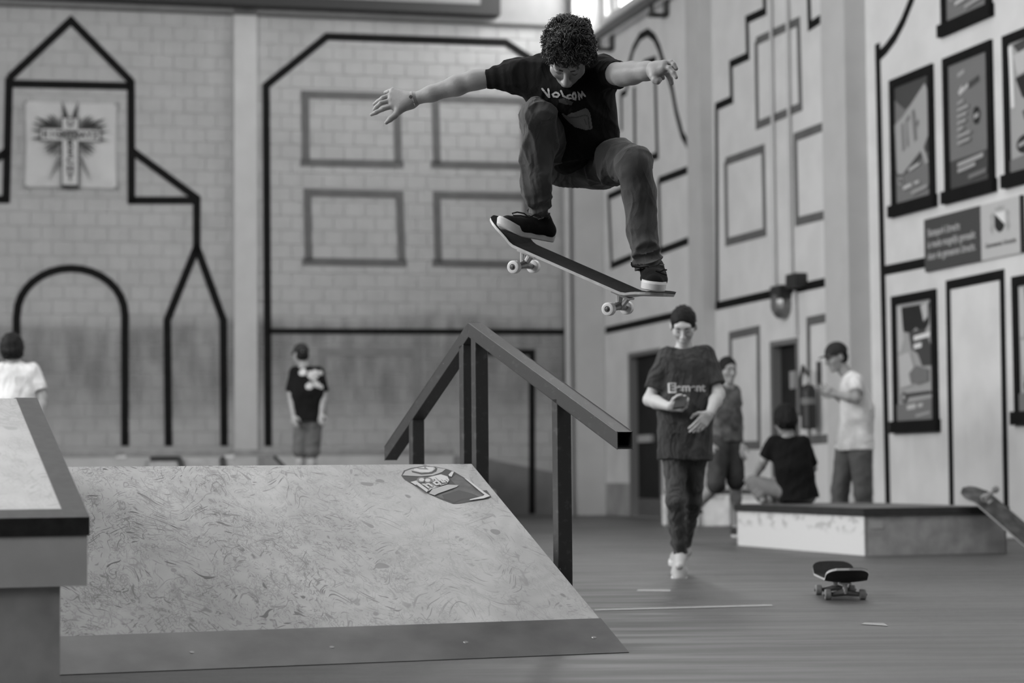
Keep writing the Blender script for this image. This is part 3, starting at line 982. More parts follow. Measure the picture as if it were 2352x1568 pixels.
crest = on_vplane(1083, 1065, B0, A)
T, H = (crest - B0).dot(G), crest.z
tk = (on_vplane(1378, 1437, B0, A) - B0).dot(G)
SL = math.atan2(H, T)
LD = 6.2                                            # ledge front distance
LC = at(206, 1187, LD)                              # top right front corner of the ledge coping
lower_in = at(137, 1400, LD)
WBK = (Vector((lower_in.x, lower_in.y, 0)) - Vector((B0.x, B0.y, 0))).dot(A) - 0.004
sn = Vector((G.x * -math.sin(SL), G.y * -math.sin(SL), math.cos(SL)))
sd = G * math.cos(SL) + Z * math.sin(SL)
LEN = math.hypot(T, H)

bank = empty('bank_ramp', B0 + A * (WBK / 2) + G * T, 'low scuffed plywood bank ramp with a steel lip and can sticker', 'ramp')
TOP = 1.25
mb = MB()
prof = [(0.03, 0.0), (T, H - .02), (T + TOP, H - .02), (2 * T + TOP, 0.0)]
poly = [B0 + G * t + Z * z + A * 0.012 for t, z in prof]
mb.prism(poly, A * (WBK - .024))
mb.build('ramp_body', 'ply_side', bank)
k0 = tk / math.cos(SL)


def slope_pt(a, s, lift=0.0):
    return B0 + A * a + sd * s + sn * lift


MB().hexa([slope_pt(0, k0, -.018), slope_pt(WBK, k0, -.018), slope_pt(WBK, LEN, -.018), slope_pt(0, LEN, -.018),
           slope_pt(0, k0, 0), slope_pt(WBK, k0, 0), slope_pt(WBK, LEN, 0), slope_pt(0, LEN, 0)][::1]).build('plywood_face', 'ply', bank)
MB().hexa([slope_pt(-.004, .0, -.004), slope_pt(WBK, .0, -.004), slope_pt(WBK, k0 + .01, -.004), slope_pt(-.004, k0 + .01, -.004),
           slope_pt(-.004, .0, .003), slope_pt(WBK, .0, .003), slope_pt(WBK, k0 + .002, .003), slope_pt(-.004, k0 + .002, .003)]).build('kick_plate', 'kick', bank)
MB().prism([B0 + G * T + Z * (H - .018), B0 + A * WBK + G * T + Z * (H - .018), B0 + A * WBK + G * (T + TOP) + Z * (H - .018), B0 + G * (T + TOP) + Z * (H - .018)], Z * .018).build('top_deck', 'ply_ledge', bank)
for k in range(5):
    p = slope_pt(.08 + k * (WBK - .16) / 4, k0 * .45, .003)
    MB().lathe(p, sn, [(0, .009), (.0015, .008)], 10).build('screw_head', 'metal_mid', bank)

M['can_grey'] = mat('can_grey_print', .095, .5, .3, 20)
# sticker of a drink can near the top right corner of the slope
stk = empty('can_sticker', slope_pt(.3, LEN * .85), 'worn drink can sticker on the ramp corner', None)
stk.parent = bank
stk.location = slope_pt(.3, LEN * .85) - WLOC[bank]


def spx(x, y, lift=.0):
    """point on the slope seen at an image position of the sticker"""
    r = ray(x, y)
    c = Vector((0, 0, CAM_H))
    q = c + r * ((B0 - c).dot(sn) / r.dot(sn))
    return q + sn * lift


def zs(pts):      # from the close-up of the sticker (scale 9.408, origin 900, 1050)
    return [(900 + x / 9.408, 1050 + y / 9.408) for x, y in pts]


for lay, (nm, m, pts) in enumerate([
    ('sticker_base', 'darkgrey', [(205, 400), (260, 290), (420, 235), (700, 190), (940, 205), (1200, 260), (1340, 310), (1560, 440), (1850, 640), (1950, 720), (2050, 715), (2150, 860), (2080, 900), (1700, 960), (1480, 1000), (1330, 1010), (1080, 920), (900, 840), (760, 770), (400, 560), (270, 480)]),
    ('can_body_print', 'can_grey', [(1260, 480), (1380, 380), (1500, 430), (1980, 800), (1960, 850), (1500, 930), (1350, 990), (1100, 900), (960, 850), (1300, 720), (1420, 640)]),
    ('can_shadow_print', 'darkgrey', [(1080, 820), (1450, 720), (1700, 780), (1900, 860), (1500, 920), (1350, 985), (1130, 905)]),
    ('can_rim_print', 'lightgrey', [(230, 400), (290, 310), (430, 260), (700, 215), (930, 225), (1160, 265), (1080, 330), (880, 400), (600, 420), (400, 410)]),
    ('can_rim_shade_print', 'darkgrey', [(420, 300), (640, 350), (860, 330), (940, 260), (910, 215), (985, 250), (960, 320), (860, 365), (640, 385), (440, 335)]),
    ('can_lid_print', 'offwhite', [(470, 260), (700, 215), (900, 225), (900, 290), (800, 340), (600, 335), (480, 300)]),
    ('can_tab_print', 'midgrey', [(530, 245), (700, 250), (700, 210), (830, 195), (720, 230), (800, 280), (600, 270)]),
    ('brand_panel_print', 'offwhite', [(400, 550), (480, 530), (900, 420), (1060, 385), (1200, 430), (1240, 510), (1200, 580), (860, 700), (760, 770)]),
    ('band_print', 'lightgrey', [(800, 800), (880, 700), (1200, 610), (1440, 620), (1400, 660), (1000, 800), (920, 840)]),
    ('gloss_print', 'offwhite', [(1220, 400), (1290, 325), (1340, 330), (1290, 440), (1240, 430)]),
    ('rim_edge_print', 'offwhite', [(1560, 470), (1640, 500), (1900, 700), (1990, 770), (2080, 830), (2120, 860), (1980, 910), (1680, 950), (1680, 930), (1960, 860), (2000, 830), (1880, 740)]),
]):
    obj(nm, [spx(x, y, .0012 + lay * .0004) for x, y in zs(pts)], [tuple(range(len(pts)))], m, stk)
# lettering on the can: I n d u, read off the slope
for nm, strokes, wdt in (('I', [[(540, 590), (770, 760)]], 60), ('n', [[(690, 610), (800, 690)], [(720, 620), (790, 600), (880, 660)]], 36),
                         ('d', [[(920, 480), (1060, 620)], [(1040, 600), (960, 620), (900, 580), (950, 540), (1000, 555)]], 34), ('u', [[(1050, 520), (1090, 565), (1160, 560)], [(1150, 510), (1215, 560)]], 30)):
    for st in strokes:
        L, Rr = strip2d(st, wdt)
        L2, R2 = strip2d(st, wdt * 1.7)
        for i in range(len(st) - 1):
            obj('letter_outline_print', [spx(x, y, .0062) for x, y in zs([L2[i], L2[i + 1], R2[i + 1], R2[i]])], [(0, 1, 2, 3)], 'darkgrey', stk)
        for i in range(len(st) - 1):
            obj('letter_print', [spx(x, y, .0068) for x, y in zs([L[i], L[i + 1], Rr[i + 1], Rr[i]])], [(0, 1, 2, 3)], 'offwhite', stk)
for c in ((640, 520), (770, 530)):
    obj('roundel_print', [spx(x, y, .0072) for x, y in zs(ellipse(c[0], c[1], 105, 62))], [tuple(range(20))], 'midgrey', stk)
    obj('roundel_print', [spx(x, y, .0076) for x, y in zs(ellipse(c[0], c[1], 60, 36))], [tuple(range(20))], 'offwhite', stk)

# ---- hubba ledge on the left
far = on_vplane(85, 913, LC, A)
lt_, lh = (far - LC).dot(G), far.z - LC.z
ls = math.atan2(lh, lt_)
lsd = G * math.cos(ls) + Z * math.sin(ls)
lsn = Vector((-G.x * math.sin(ls), -G.y * math.sin(ls), math.cos(ls)))
LLEN = math.hypot(lt_, lh)
LWD = 0.95
ledge = empty('hubba_ledge', Vector((LC.x, LC.y, 0)) + A * LWD / 2 + G, 'steel edged plywood ledge sloping up beside the bank ramp', 'ledge')
CW, CHH = 0.068, 0.052


def lp(a, s, n):
    return LC + A * a + lsd * s + lsn * n


FL = 1.6   # flat length behind
pz = far.z


def ledge_bar(a0, a1, d0, d1, nm, m):
    """a bar that follows the ledge: the slope and then the flat"""
    b = MB()
    f = LC + G * lt_ + Z * (lh)
    b.hexa([LC + A * a0 + Z * d0, LC + A * a1 + Z * d0, f + A * a1 + Z * d0, f + A * a0 + Z * d0,
            LC + A * a0 + Z * d1, LC + A * a1 + Z * d1, f + A * a1 + Z * d1, f + A * a0 + Z * d1])
    g = f + G * FL
    b.hexa([f + A * a0 + Z * d0, f + A * a1 + Z * d0, g + A * a1 + Z * d0, g + A * a0 + Z * d0,
            f + A * a0 + Z * d1, f + A * a1 + Z * d1, g + A * a1 + Z * d1, g + A * a0 + Z * d1])
    return b.build(nm, m, ledge)


ledge_bar(0, CW, -CHH, 0, 'edge_coping', 'steel_dark')
ledge_bar(LWD - CW, LWD, -CHH, 0, 'edge_coping', 'steel_dark')
b = MB()
b.hexa([LC + A * CW - Z * CHH, LC + A * (LWD - CW) - Z * CHH, LC + A * (LWD - CW) + G * CW + Z * (CW * math.tan(ls) - CHH), LC + A * CW + G * CW + Z * (CW * math.tan(ls) - CHH),
        LC + A * CW, LC + A * (LWD - CW), LC + A * (LWD - CW) + G * CW + Z * CW * math.tan(ls), LC + A * CW + G * CW + Z * CW * math.tan(ls)])
b.build('front_coping', 'steel_dark', ledge)
b = MB()
f = LC + G * lt_ + Z * lh
s0 = LC + G * CW + Z * CW * math.tan(ls)
for p, q in ((s0, f), (f, f + G * FL)):
    b.hexa([p + A * CW - Z * .03, p + A * (LWD - CW) - Z * .03, q + A * (LWD - CW) - Z * .03, q + A * CW - Z * .03,
            p + A * CW - Z * .003, p + A * (LWD - CW) - Z * .003, q + A * (LWD - CW) - Z * .003, q + A * CW - Z * .003])
b.build('plywood_top', 'ply_ledge', ledge)
FH = 0.142
b = MB()
for p, q in ((LC, f), (f, f + G * FL)):
    lo = -CHH - FH
    b.hexa([p + A * .006 + G * .004 + Z * lo, p + A * (LWD - .006) + G * .004 + Z * lo, q + A * (LWD - .006) + Z * lo, q + A * .006 + Z * lo,
            p + A * .006 + G * .004 - Z * CHH, p + A * (LWD - .006) + G * .004 - Z * CHH, q + A * (LWD - .006) - Z * CHH, q + A * .006 - Z * CHH])
b.build('wood_fascia', 'ply_side', ledge)
ins = (Vector((lower_in.x, lower_in.y, 0)) - Vector((LC.x, LC.y, 0))).dot(A)
b = MB()
z0l, z1l = LC.z - CHH - FH, far.z - CHH - FH
P0 = Vector((LC.x, LC.y, 0)) + A * ins + G * .02
P1 = Vector((LC.x, LC.y, 0)) + A * (LWD - .06) + G * .02
b.hexa([P0, P1, P1 + G * lt_, P0 + G * lt_, P0 + Z * z0l, P1 + Z * z0l, P1 + G * lt_ + Z * z1l, P0 + G * lt_ + Z * z1l])
b.hexa([P0 + G * lt_, P1 + G * lt_, P1 + G * (lt_ + FL), P0 + G * (lt_ + FL), P0 + G * lt_ + Z * z1l, P1 + G * lt_ + Z * z1l, P1 + G * (lt_ + FL) + Z * z1l, P0 + G * (lt_ + FL) + Z * z1l])
b.build('wood_base', 'ply_lower', ledge)

# ---- A-frame handrail standing beside the bank
OFF = 0.10
R0 = B0 - A * OFF
tw = 0.030
n_end = on_vplane(1435, 1011, R0, A)
peak = on_vplane(1090, 757, R0, A)
f_end = on_vplane(897, 1041, R0, A)
rail = empty('a_frame_rail', Vector((peak.x, peak.y, 0)), 'black square-tube A-frame handrail standing beside the bank ramp', 'handrail')


def rail_tube(p, q, nm, hollow):
    d = (q - p).normalized()
    ph = math.atan2(d.z, math.hypot(d.x, d.y))
    vz = tw / math.cos(ph)
    ring = lambda c, w, v: [c - A * w - Z * v, c + A * w - Z * v, c + A * w + Z * v, c - A * w + Z * v]
    b_ = MB()
    o1, o2 = ring(p, tw, vz), ring(q, tw, vz)
    vs = o1 + o2
    fs = [(0, 1, 5, 4), (1, 2, 6, 5), (2, 3, 7, 6), (3, 0, 4, 7), (4, 5, 6, 7)]
    if hollow:
        i1, i2 = ring(p, tw - .004, vz - .004), ring(p + d * .4, tw - .004, vz - .004)
        vs += i1 + i2
        fs += [(0, 1, 9, 8), (1, 2, 10, 9), (2, 3, 11, 10), (3, 0, 8, 11), (8, 9, 13, 12), (9, 10, 14, 13), (10, 11, 15, 14), (11, 8, 12, 15), (12, 13, 14, 15)]
    else:
        fs += [(3, 2, 1, 0)]
    b_.add(vs, fs)
    o = b_.build(nm, 'steel_rail', rail)
    bev = o.modifiers.new('rounded_edges', 'BEVEL')
    bev.width, bev.segments, bev.limit_method, bev.angle_limit = .005, 2, 'ANGLE', R(40)
    return o


def rail_steel():
    m = bpy.data.materials.new('worn_black_steel')
    q = NB(m)
    tc = q.n('ShaderNodeTexCoord').outputs['Object']
    s = q.n('ShaderNodeMapping', {'Vector': tc, 'Rotation': (0, R(20), R(20)), 'Scale': (40, 3, 40)}).outputs[0]
    worn = q.ramp(q.noise(s, 1.0, 4.0), 0.55, 0.75, 0.0, 0.03)
    nick = q.ramp(q.noise(tc, 60.0, 2.0), 0.74, 0.78, 0.0, 0.25)
    q.color(q.math('ADD', 0.03, q.math('ADD', worn, nick)))
    q.b.inputs['Roughness'].default_value = 0.42
    q.b.inputs['Metallic'].default_value = 0.0
    return m


M['steel_rail'] = rail_steel()
rail_tube(n_end, peak, 'rail_bar', True)
rail_tube(f_end, peak, 'rail_bar', True)


def rail_z_at(t):
    tp, tn, tf = (peak - R0).dot(G), (n_end - R0).dot(G), (f_end - R0).dot(G)
    if t < tp:
        return n_end.z + (peak.z - n_end.z) * (t - tn) / (tp - tn)
    return f_end.z + (peak.z - f_end.z) * (tf - t) / (tf - tp)


for px, py in ((1291, 1100), (1102, 900), (1074, 900), (957, 1010)):
    t = (on_vplane(px, py, R0, A) - R0).dot(G)
    c = R0 + G * t
    zt = rail_z_at(t) - tw * .6
    o = MB().box(c + Z * zt / 2, A * tw, G * tw, Z * zt / 2).build('rail_post', 'steel_rail', rail)
    bev = o.modifiers.new('rounded_edges', 'BEVEL')
    bev.width, bev.segments, bev.limit_method, bev.angle_limit = .005, 2, 'ANGLE', R(40)
    MB().box(c + Z * .004, A * .07, G * .07, Z * .004).build('foot_plate', 'steel_rail', rail)

# ------------------------------------------------------------------ manual pad on the right
PC = on_floor(1988, 1276)
pa = R(15.5)
PE, PG = Vector((math.cos(pa), math.sin(pa), 0)), Vector((-math.sin(pa), math.cos(pa), 0))
PL = 2.55
PWD = (on_vplane(2313, 1268, PC, PG) - PC).dot(PE)
PH = on_vplane(1988, 1167, PC, PE).z
pad = empty('manual_pad', PC + PE * PWD / 2 + PG * PL / 2, 'low white manual box with a black steel edged top', 'box')


def pad_side_mat():
    m = bpy.data.materials.new('chipped_white_paint')
    q = NB(m)
    tc = q.n('ShaderNodeNewGeometry').outputs['Position']
    sepz = q.n('ShaderNodeSeparateXYZ', {'Vector': tc}).outputs['Z']
    v = q.n('ShaderNodeMapping', {'Vector': tc, 'Scale': (3.0, 3.0, 7.0)}).outputs[0]
    chips = q.math('MULTIPLY', q.ramp(q.noise(v, 2.2, 5.0), 0.5, 0.6), q.ramp(sepz, 0.13, 0.22))
    q.color(q.math('MULTIPLY', 0.66, q.math('SUBTRACT', 1.0, q.math('MULTIPLY', chips, 0.32))))
    q.b.inputs['Roughness'].default_value = 0.6
    return m


M['pad_side'] = pad_side_mat()
h2 = PH - .055
for nm, a_, b_, m in (('side_panel', PC, PC + PG * PL, 'pad_side'), ('front_panel', PC, PC + PE * PWD, 'pad_front'), ('side_panel', PC + PE * PWD, PC + PE * PWD + PG * PL, 'pad_side'), ('back_panel', PC + PG * PL, PC + PG * PL + PE * PWD, 'pad_side')):
    if m == 'pad_front' and m not in M:
        M['pad_front'] = mat('shaded_worn_board', .30, .6, .22, 9)  # worn front board, darkened so its shade is in the colour
    d = (b_ - a_).normalized()
    inward = PE if nm == 'side_panel' else PG
    if (a_ - PC).length > .1 and nm != 'front_panel': inward = -inward
    MB().hexa([a_, b_, b_ + inward * .02, a_ + inward * .02, a_ + Z * h2, b_ + Z * h2, b_ + inward * .02 + Z * h2, a_ + inward * .02 + Z * h2]).build(nm, m, pad)
ov = .02
cs = [PC - PE * ov - PG * ov, PC + PE * (PWD + ov) - PG * ov, PC + PE * (PWD + ov) + PG * (PL + ov), PC - PE * ov + PG * (PL + ov)]
M['pad_top'] = mat('worn_dark_top', .10, .5, .3, 5)
MB().prism([c + Z * (PH - .055) for c in cs], Z * .054).build('steel_edge', 'steel_black', pad)
inn = [PC + PE * .05 + PG * .05, PC + PE * (PWD - .05) + PG * .05, PC + PE * (PWD - .05) + PG * (PL - .05), PC + PE * .05 + PG * (PL - .05)]
MB().prism([c + Z * (PH - .002) for c in inn], Z * .003).build('top_board', 'pad_top', pad)
MB().box(PC + PE * .09 + PG * -.002 + Z * (PH - .12), PE * .05, PG * .001, Z * .03).build('paint_scribble', 'lightgrey', pad)

# ------------------------------------------------------------------ things at the back
# raised platform and its upstand by the back wall
px0 = at(1040, 1030, 27.6)
BF_ = lambda x, y, yy: at(x, y, yy)
pe, pg = WB.e, -WB.n
c0 = Vector((at(1042, 1030, 29.2).x, 29.2, 0))
zt = at(900, 1030, 28.8).z
plat = empty('back_platform', c0 + pe * 5, 'long pale riding platform in front of the block wall', 'platform')
b0_, b1_ = c0 + WB.n * 0, c0 + pe * 9.6
MB().hexa([b0_, b1_, b1_ - WB.n * .9, b0_ - WB.n * .9] + [p + Z * (zt - .07) for p in (b0_, b1_, b1_ - WB.n * .9, b0_ - WB.n * .9)]).build('upstand', mat('pale_platform_wood', .42, .6, .1, 3), plat)
cc = [p + Z * (zt - .07) for p in (b0_ + WB.n * .02, b1_ + WB.n * .02, b1_ - WB.n * .9, b0_ - WB.n * .9)]
MB().prism(cc, Z * .07).build('dark_coping', 'grey_wood', plat)
sfr = WB.n * 7.5
stage = empty('low_stage', c0 + pe * 5 + WB.n * 4, 'low grey stage in front of the pale platform', 'platform')
MB().hexa([b0_ + WB.n * .01 + pe * 1.1, b1_ + WB.n * .01, b1_ + sfr, b0_ + sfr + pe * 1.1] + [p + Z * .45 for p in (b0_ + WB.n * .01 + pe * 1.1, b1_ + WB.n * .01, b1_ + sfr, b0_ + sfr + pe * 1.1)]).build('stage_deck', 'grey_wood', stage)
MB().hexa([b0_ + WB.n * .0 - pe * .12, b0_ - pe * .01, b0_ - WB.n * .9 - pe * .01, b0_ - WB.n * .9 - pe * .12] + [p + Z * (zt - .1) for p in (b0_ - pe * .12, b0_ - pe * .01, b0_ - WB.n * .9 - pe * .01, b0_ - WB.n * .9 - pe * .12)]).build('end_post', 'faint_paint', plat)
for x in (278, 527):
    p = on_vplane(x, 1046, b0_, WB.n) + WB.n * .012
    MB().box(p, pe * .06, WB.n * .008, Z * .03).build('white_plate', 'white', plat)

# small funbox on the lower deck
fy = 22.5
q0, q1 = at(345, 1056, fy), at(533, 1056, fy)
fb = empty('far_funbox', (q0 + q1) / 2 * 1.0 - Z * ((q0.z + q1.z) / 2 - .452), 'small grey funbox with dark steel edges on the platform', 'box')
zf = q0.z
fx = Vector((1, .22, 0)).normalized()
fd = Vector((-.22, 1, 0)).normalized()
w_ = (q1 - q0).dot(fx)
base = Vector((q0.x, q0.y, .453))
tp = [base + fx * .0, base + fx * w_, base + fx * w_ + fd * 1.0, base + fd * 1.0]
bt_ = [base - fd * .5 - fx * .05, base + fx * (w_ + .2) - fd * .5, base + fx * (w_ + .2) + fd * 1.2, base - fx * .05 + fd * 1.2]
MB().hexa(bt_ + [p + Z * (zf - .45) for p in tp]).build('ramp_body', 'grey_wood', fb)
for a_, b_ in ((tp[0] + Z * (zf - .45), tp[0] + fx * .30 + Z * (zf - .45)), (tp[0] + fx * .30 + Z * (zf - .45), bt_[0] + fx * .42 + Z * .04), (tp[1] - fx * .08 + Z * (zf - .45), bt_[1] - fx * .3 + Z * .04)):
    MB().tube([a_, b_], .035, 6).build('steel_edge', 'steel_black', fb)
w0 = at(604, 1048, 23.6)
wd_ = empty('small_wedge', (w0.x, 23.6, .453), 'small pale wedge ramp on the platform by the boy', 'ramp')
zz = w0.z
wb = Vector((w0.x + .12, 23.6, .453))
MB().prism([wb, wb + fx * .34, wb + Z * (zz - .45), wb - fx * .1 + Z * (zz - .45), wb - fx * .1], fd * .8).build('wedge_body', 'faint_paint', wd_)
MB().tube([wb + fx * .34 + Z * .03, wb + Z * (zz - .45)], .02, 6).build('steel_edge', 'steel_dark', wd_)

# low white ledge near the far door
l0, l1 = at(1527, 1126, 25.0), at(1745, 1131, 24.6)
dl = empty('low_ledge', Vector((l0.x + l1.x, l0.y + l1.y, 0)) / 2, 'low white grind ledge with dark rail top near the door', 'ledge')
hz = l0.z
lx = (Vector((l1.x, l1.y, 0)) - Vector((l0.x, l0.y, 0)))
lxn = lx.normalized()
ly = Vector((-lxn.y, lxn.x, 0))
q = Vector((l0.x, l0.y, 0))
MB().hexa([q + ly * .05, q + lx + ly * .05, q + lx + ly * .4, q + ly * .4] + [p + Z * (hz - .10) for p in (q + ly * .05, q + lx + ly * .05, q + lx + ly * .4, q + ly * .4)]).build('ledge_body', 'white_wood', dl)
MB().box(q + lx / 2 + ly * .22 + Z * (hz - .02), lx / 2, ly * .22, Z * .03).build('rail_top', 'steel_black', dl)
for k in range(4):
    MB().box(q + lx * (k / 3) + Z * (hz / 2 - .02), lxn * .025, ly * .03, Z * (hz / 2 - .03)).build('ledge_leg', 'white_wood', dl)


# ------------------------------------------------------------------ skateboards
def skateboard(label, Mx, group='skateboards', length=.81, width=.205, wheel='wheel', wr=.0255, under='maple'):
    """local frame: x along the deck, y across, z up; origin under the wheels"""
    root = empty('skateboard', Mx @ Vector((0, 0, 0)), label, 'skateboard', group)
    zt = wr * 2 + .045
    tr3 = lambda v: Mx @ Vector(v)
    nx, ny = 44, 10
    hl = length / 2

    def surf(i, j, dz):
        x = -hl + length * i / nx
        s = j / ny * 2 - 1
        e = max(0.0, abs(x) - (hl - width / 2 * 1.05)) / (width / 2 * 1.05)
        w = width / 2 * math.sqrt(max(0.0, 1 - min(1, e) ** 2.2))
        w = max(w, .004)
        kick = max(0.0, abs(x) - .235)
        z = .42 * kick - .0 if kick > 0 else 0.0
        z = kick * .38 * min(1, kick / .05)
        z += .010 * (s ** 2) * (w / (width / 2))
        return (x, s * w, zt + z + dz)

    def sheet(dz0, dz1, nm, m):
        vs = [tr3(surf(i, j, dz1)) for i in range(nx + 1) for j in range(ny + 1)] + [tr3(surf(i, j, dz0)) for i in range(nx + 1) for j in range(ny + 1)]
        k = (nx + 1) * (ny + 1)
        idx = lambda i, j: i * (ny + 1) + j
        fs = []
        for i in range(nx):
            for j in range(ny):
                fs.append((idx(i, j), idx(i + 1, j), idx(i + 1, j + 1), idx(i, j + 1)))
                fs.append((k + idx(i, j + 1), k + idx(i + 1, j + 1), k + idx(i + 1, j), k + idx(i, j)))
            fs.append((idx(i, 0), k + idx(i, 0), k + idx(i + 1, 0), idx(i + 1, 0)))
            fs.append((idx(i + 1, ny), k + idx(i + 1, ny), k + idx(i, ny), idx(i, ny)))
        for j in range(ny):
            fs.append((idx(0, j + 1), k + idx(0, j + 1), k + idx(0, j), idx(0, j)))
            fs.append((idx(nx, j), k + idx(nx, j), k + idx(nx, j + 1), idx(nx, j + 1)))
        return obj(nm, vs, fs, m, root, smooth=False)

    sheet(-.0105, 0.0, 'deck', 'maple')
    sheet(0.0002, 0.0016, 'grip_tape', 'grip')
    if under != 'maple': sheet(-.0120, -.0107, 'deck_graphic', under)
    for s in (-1, 1):
        x0 = s * .215
        mb_ = MB()
        c = tr3((x0, 0, zt - .016))
        ex, ey, ez = (Mx.to_3x3() @ Vector(v) for v in ((1, 0, 0), (0, 1, 0), (0, 0, 1)))
        mb_.box(c, ex * .040, ey * .026, ez * .004)
        mb_.tube([tr3((x0 - s * .012, 0, zt - .018)), tr3((x0 - s * .004, 0, wr + .022))], [.015, .012], 10)
        mb_.tube([tr3((x0 + s * .026, 0, zt - .018)), tr3((x0 + s * .010, 0, wr + .006))], [.010, .009], 8)
        truck = mb_.build('truck', 'metal_light', root)
        h_ = MB()
        h_.tube([tr3((x0, -.066, wr)), tr3((x0, -.03, wr + .006)), tr3((x0, 0, wr + .012)), tr3((x0, .03, wr + .006)), tr3((x0, .066, wr))], [.011, .014, .018, .014, .011], 10)
        h_.build('hanger', 'metal_mid', truck)
        MB().tube([tr3((x0, -.103, wr)), tr3((x0, .103, wr))], .004, 8).build('axle', 'metal_mid', truck)
        for t in (-1, 1):
            pr = [(-.016, wr * .72), (-.0145, wr * .93), (-.011, wr), (.011, wr), (.0145, wr * .93), (.016, wr * .72)]
            wh = MB().lathe(tr3((x0, t * .084, wr)), ey, pr, 28).build('wheel', wheel, root, smooth=False)
            MB().lathe(tr3((x0, t * .084, wr)), ey * t, [(.0150, .0125), (.0168, .0115), (.0168, .0065), (.0215, .006), (.022, .004)], 18).build('bearing', 'wheel_core', wh)
    return root


def frame(x, z_hint, origin):
    """matrix with local x along x and local z near z_hint"""
    x = Vector(x).normalized()
    y = Vector(z_hint).cross(x).normalized()
    z = x.cross(y)
    m_ = Matrix((x, y, z)).transposed().to_4x4()
    m_.translation = Vector(origin)
    return m_


nose, tail = at(1130, 506, 8.50), at(1545, 687, 8.19)
bl = nose - tail
bn = Vector((.334, -.26, .90))
bn = (bn - bl.normalized() * bn.dot(bl.normalized())).normalized()
BLEN = bl.length
mid = (nose + tail) / 2 - bn * (.051 + .045 + .047)
BOARD = frame(bl, bn, mid)
skateboard('airborne skateboard with white wheels under the jumping skater', BOARD, length=BLEN)
# board left on the floor
bq = on_floor(1930, 1371)
skateboard('skateboard standing on its wheels alone on the open floor', frame((math.sin(R(2)), math.cos(R(2)), 0), (0, 0, 1), bq), wheel='wheel_dirty', under='black')
M['deck_art'] = mat('worn_deck_graphic', .05, .5, .9, 14)
# board leaning on the end of the manual pad
e0, e1 = at(2247, 1122, 16.10), at(2395, 1250, 15.92)
d_ = (e0 - e1).normalized()
nn = Vector((.45, -.72, .5))
nn = (nn - d_ * nn.dot(d_)).normalized()
skateboard('upturned skateboard leaning on the end of the white box', frame(d_, -nn, (e0 + e1) / 2 + nn * .06), wheel='wheel_dirty', under='deck_art')

# ------------------------------------------------------------------ figures: signed-distance bodies meshed with surface nets
def V3(v):
    return np.array([v[0], v[1], v[2]], dtype=np.float64)


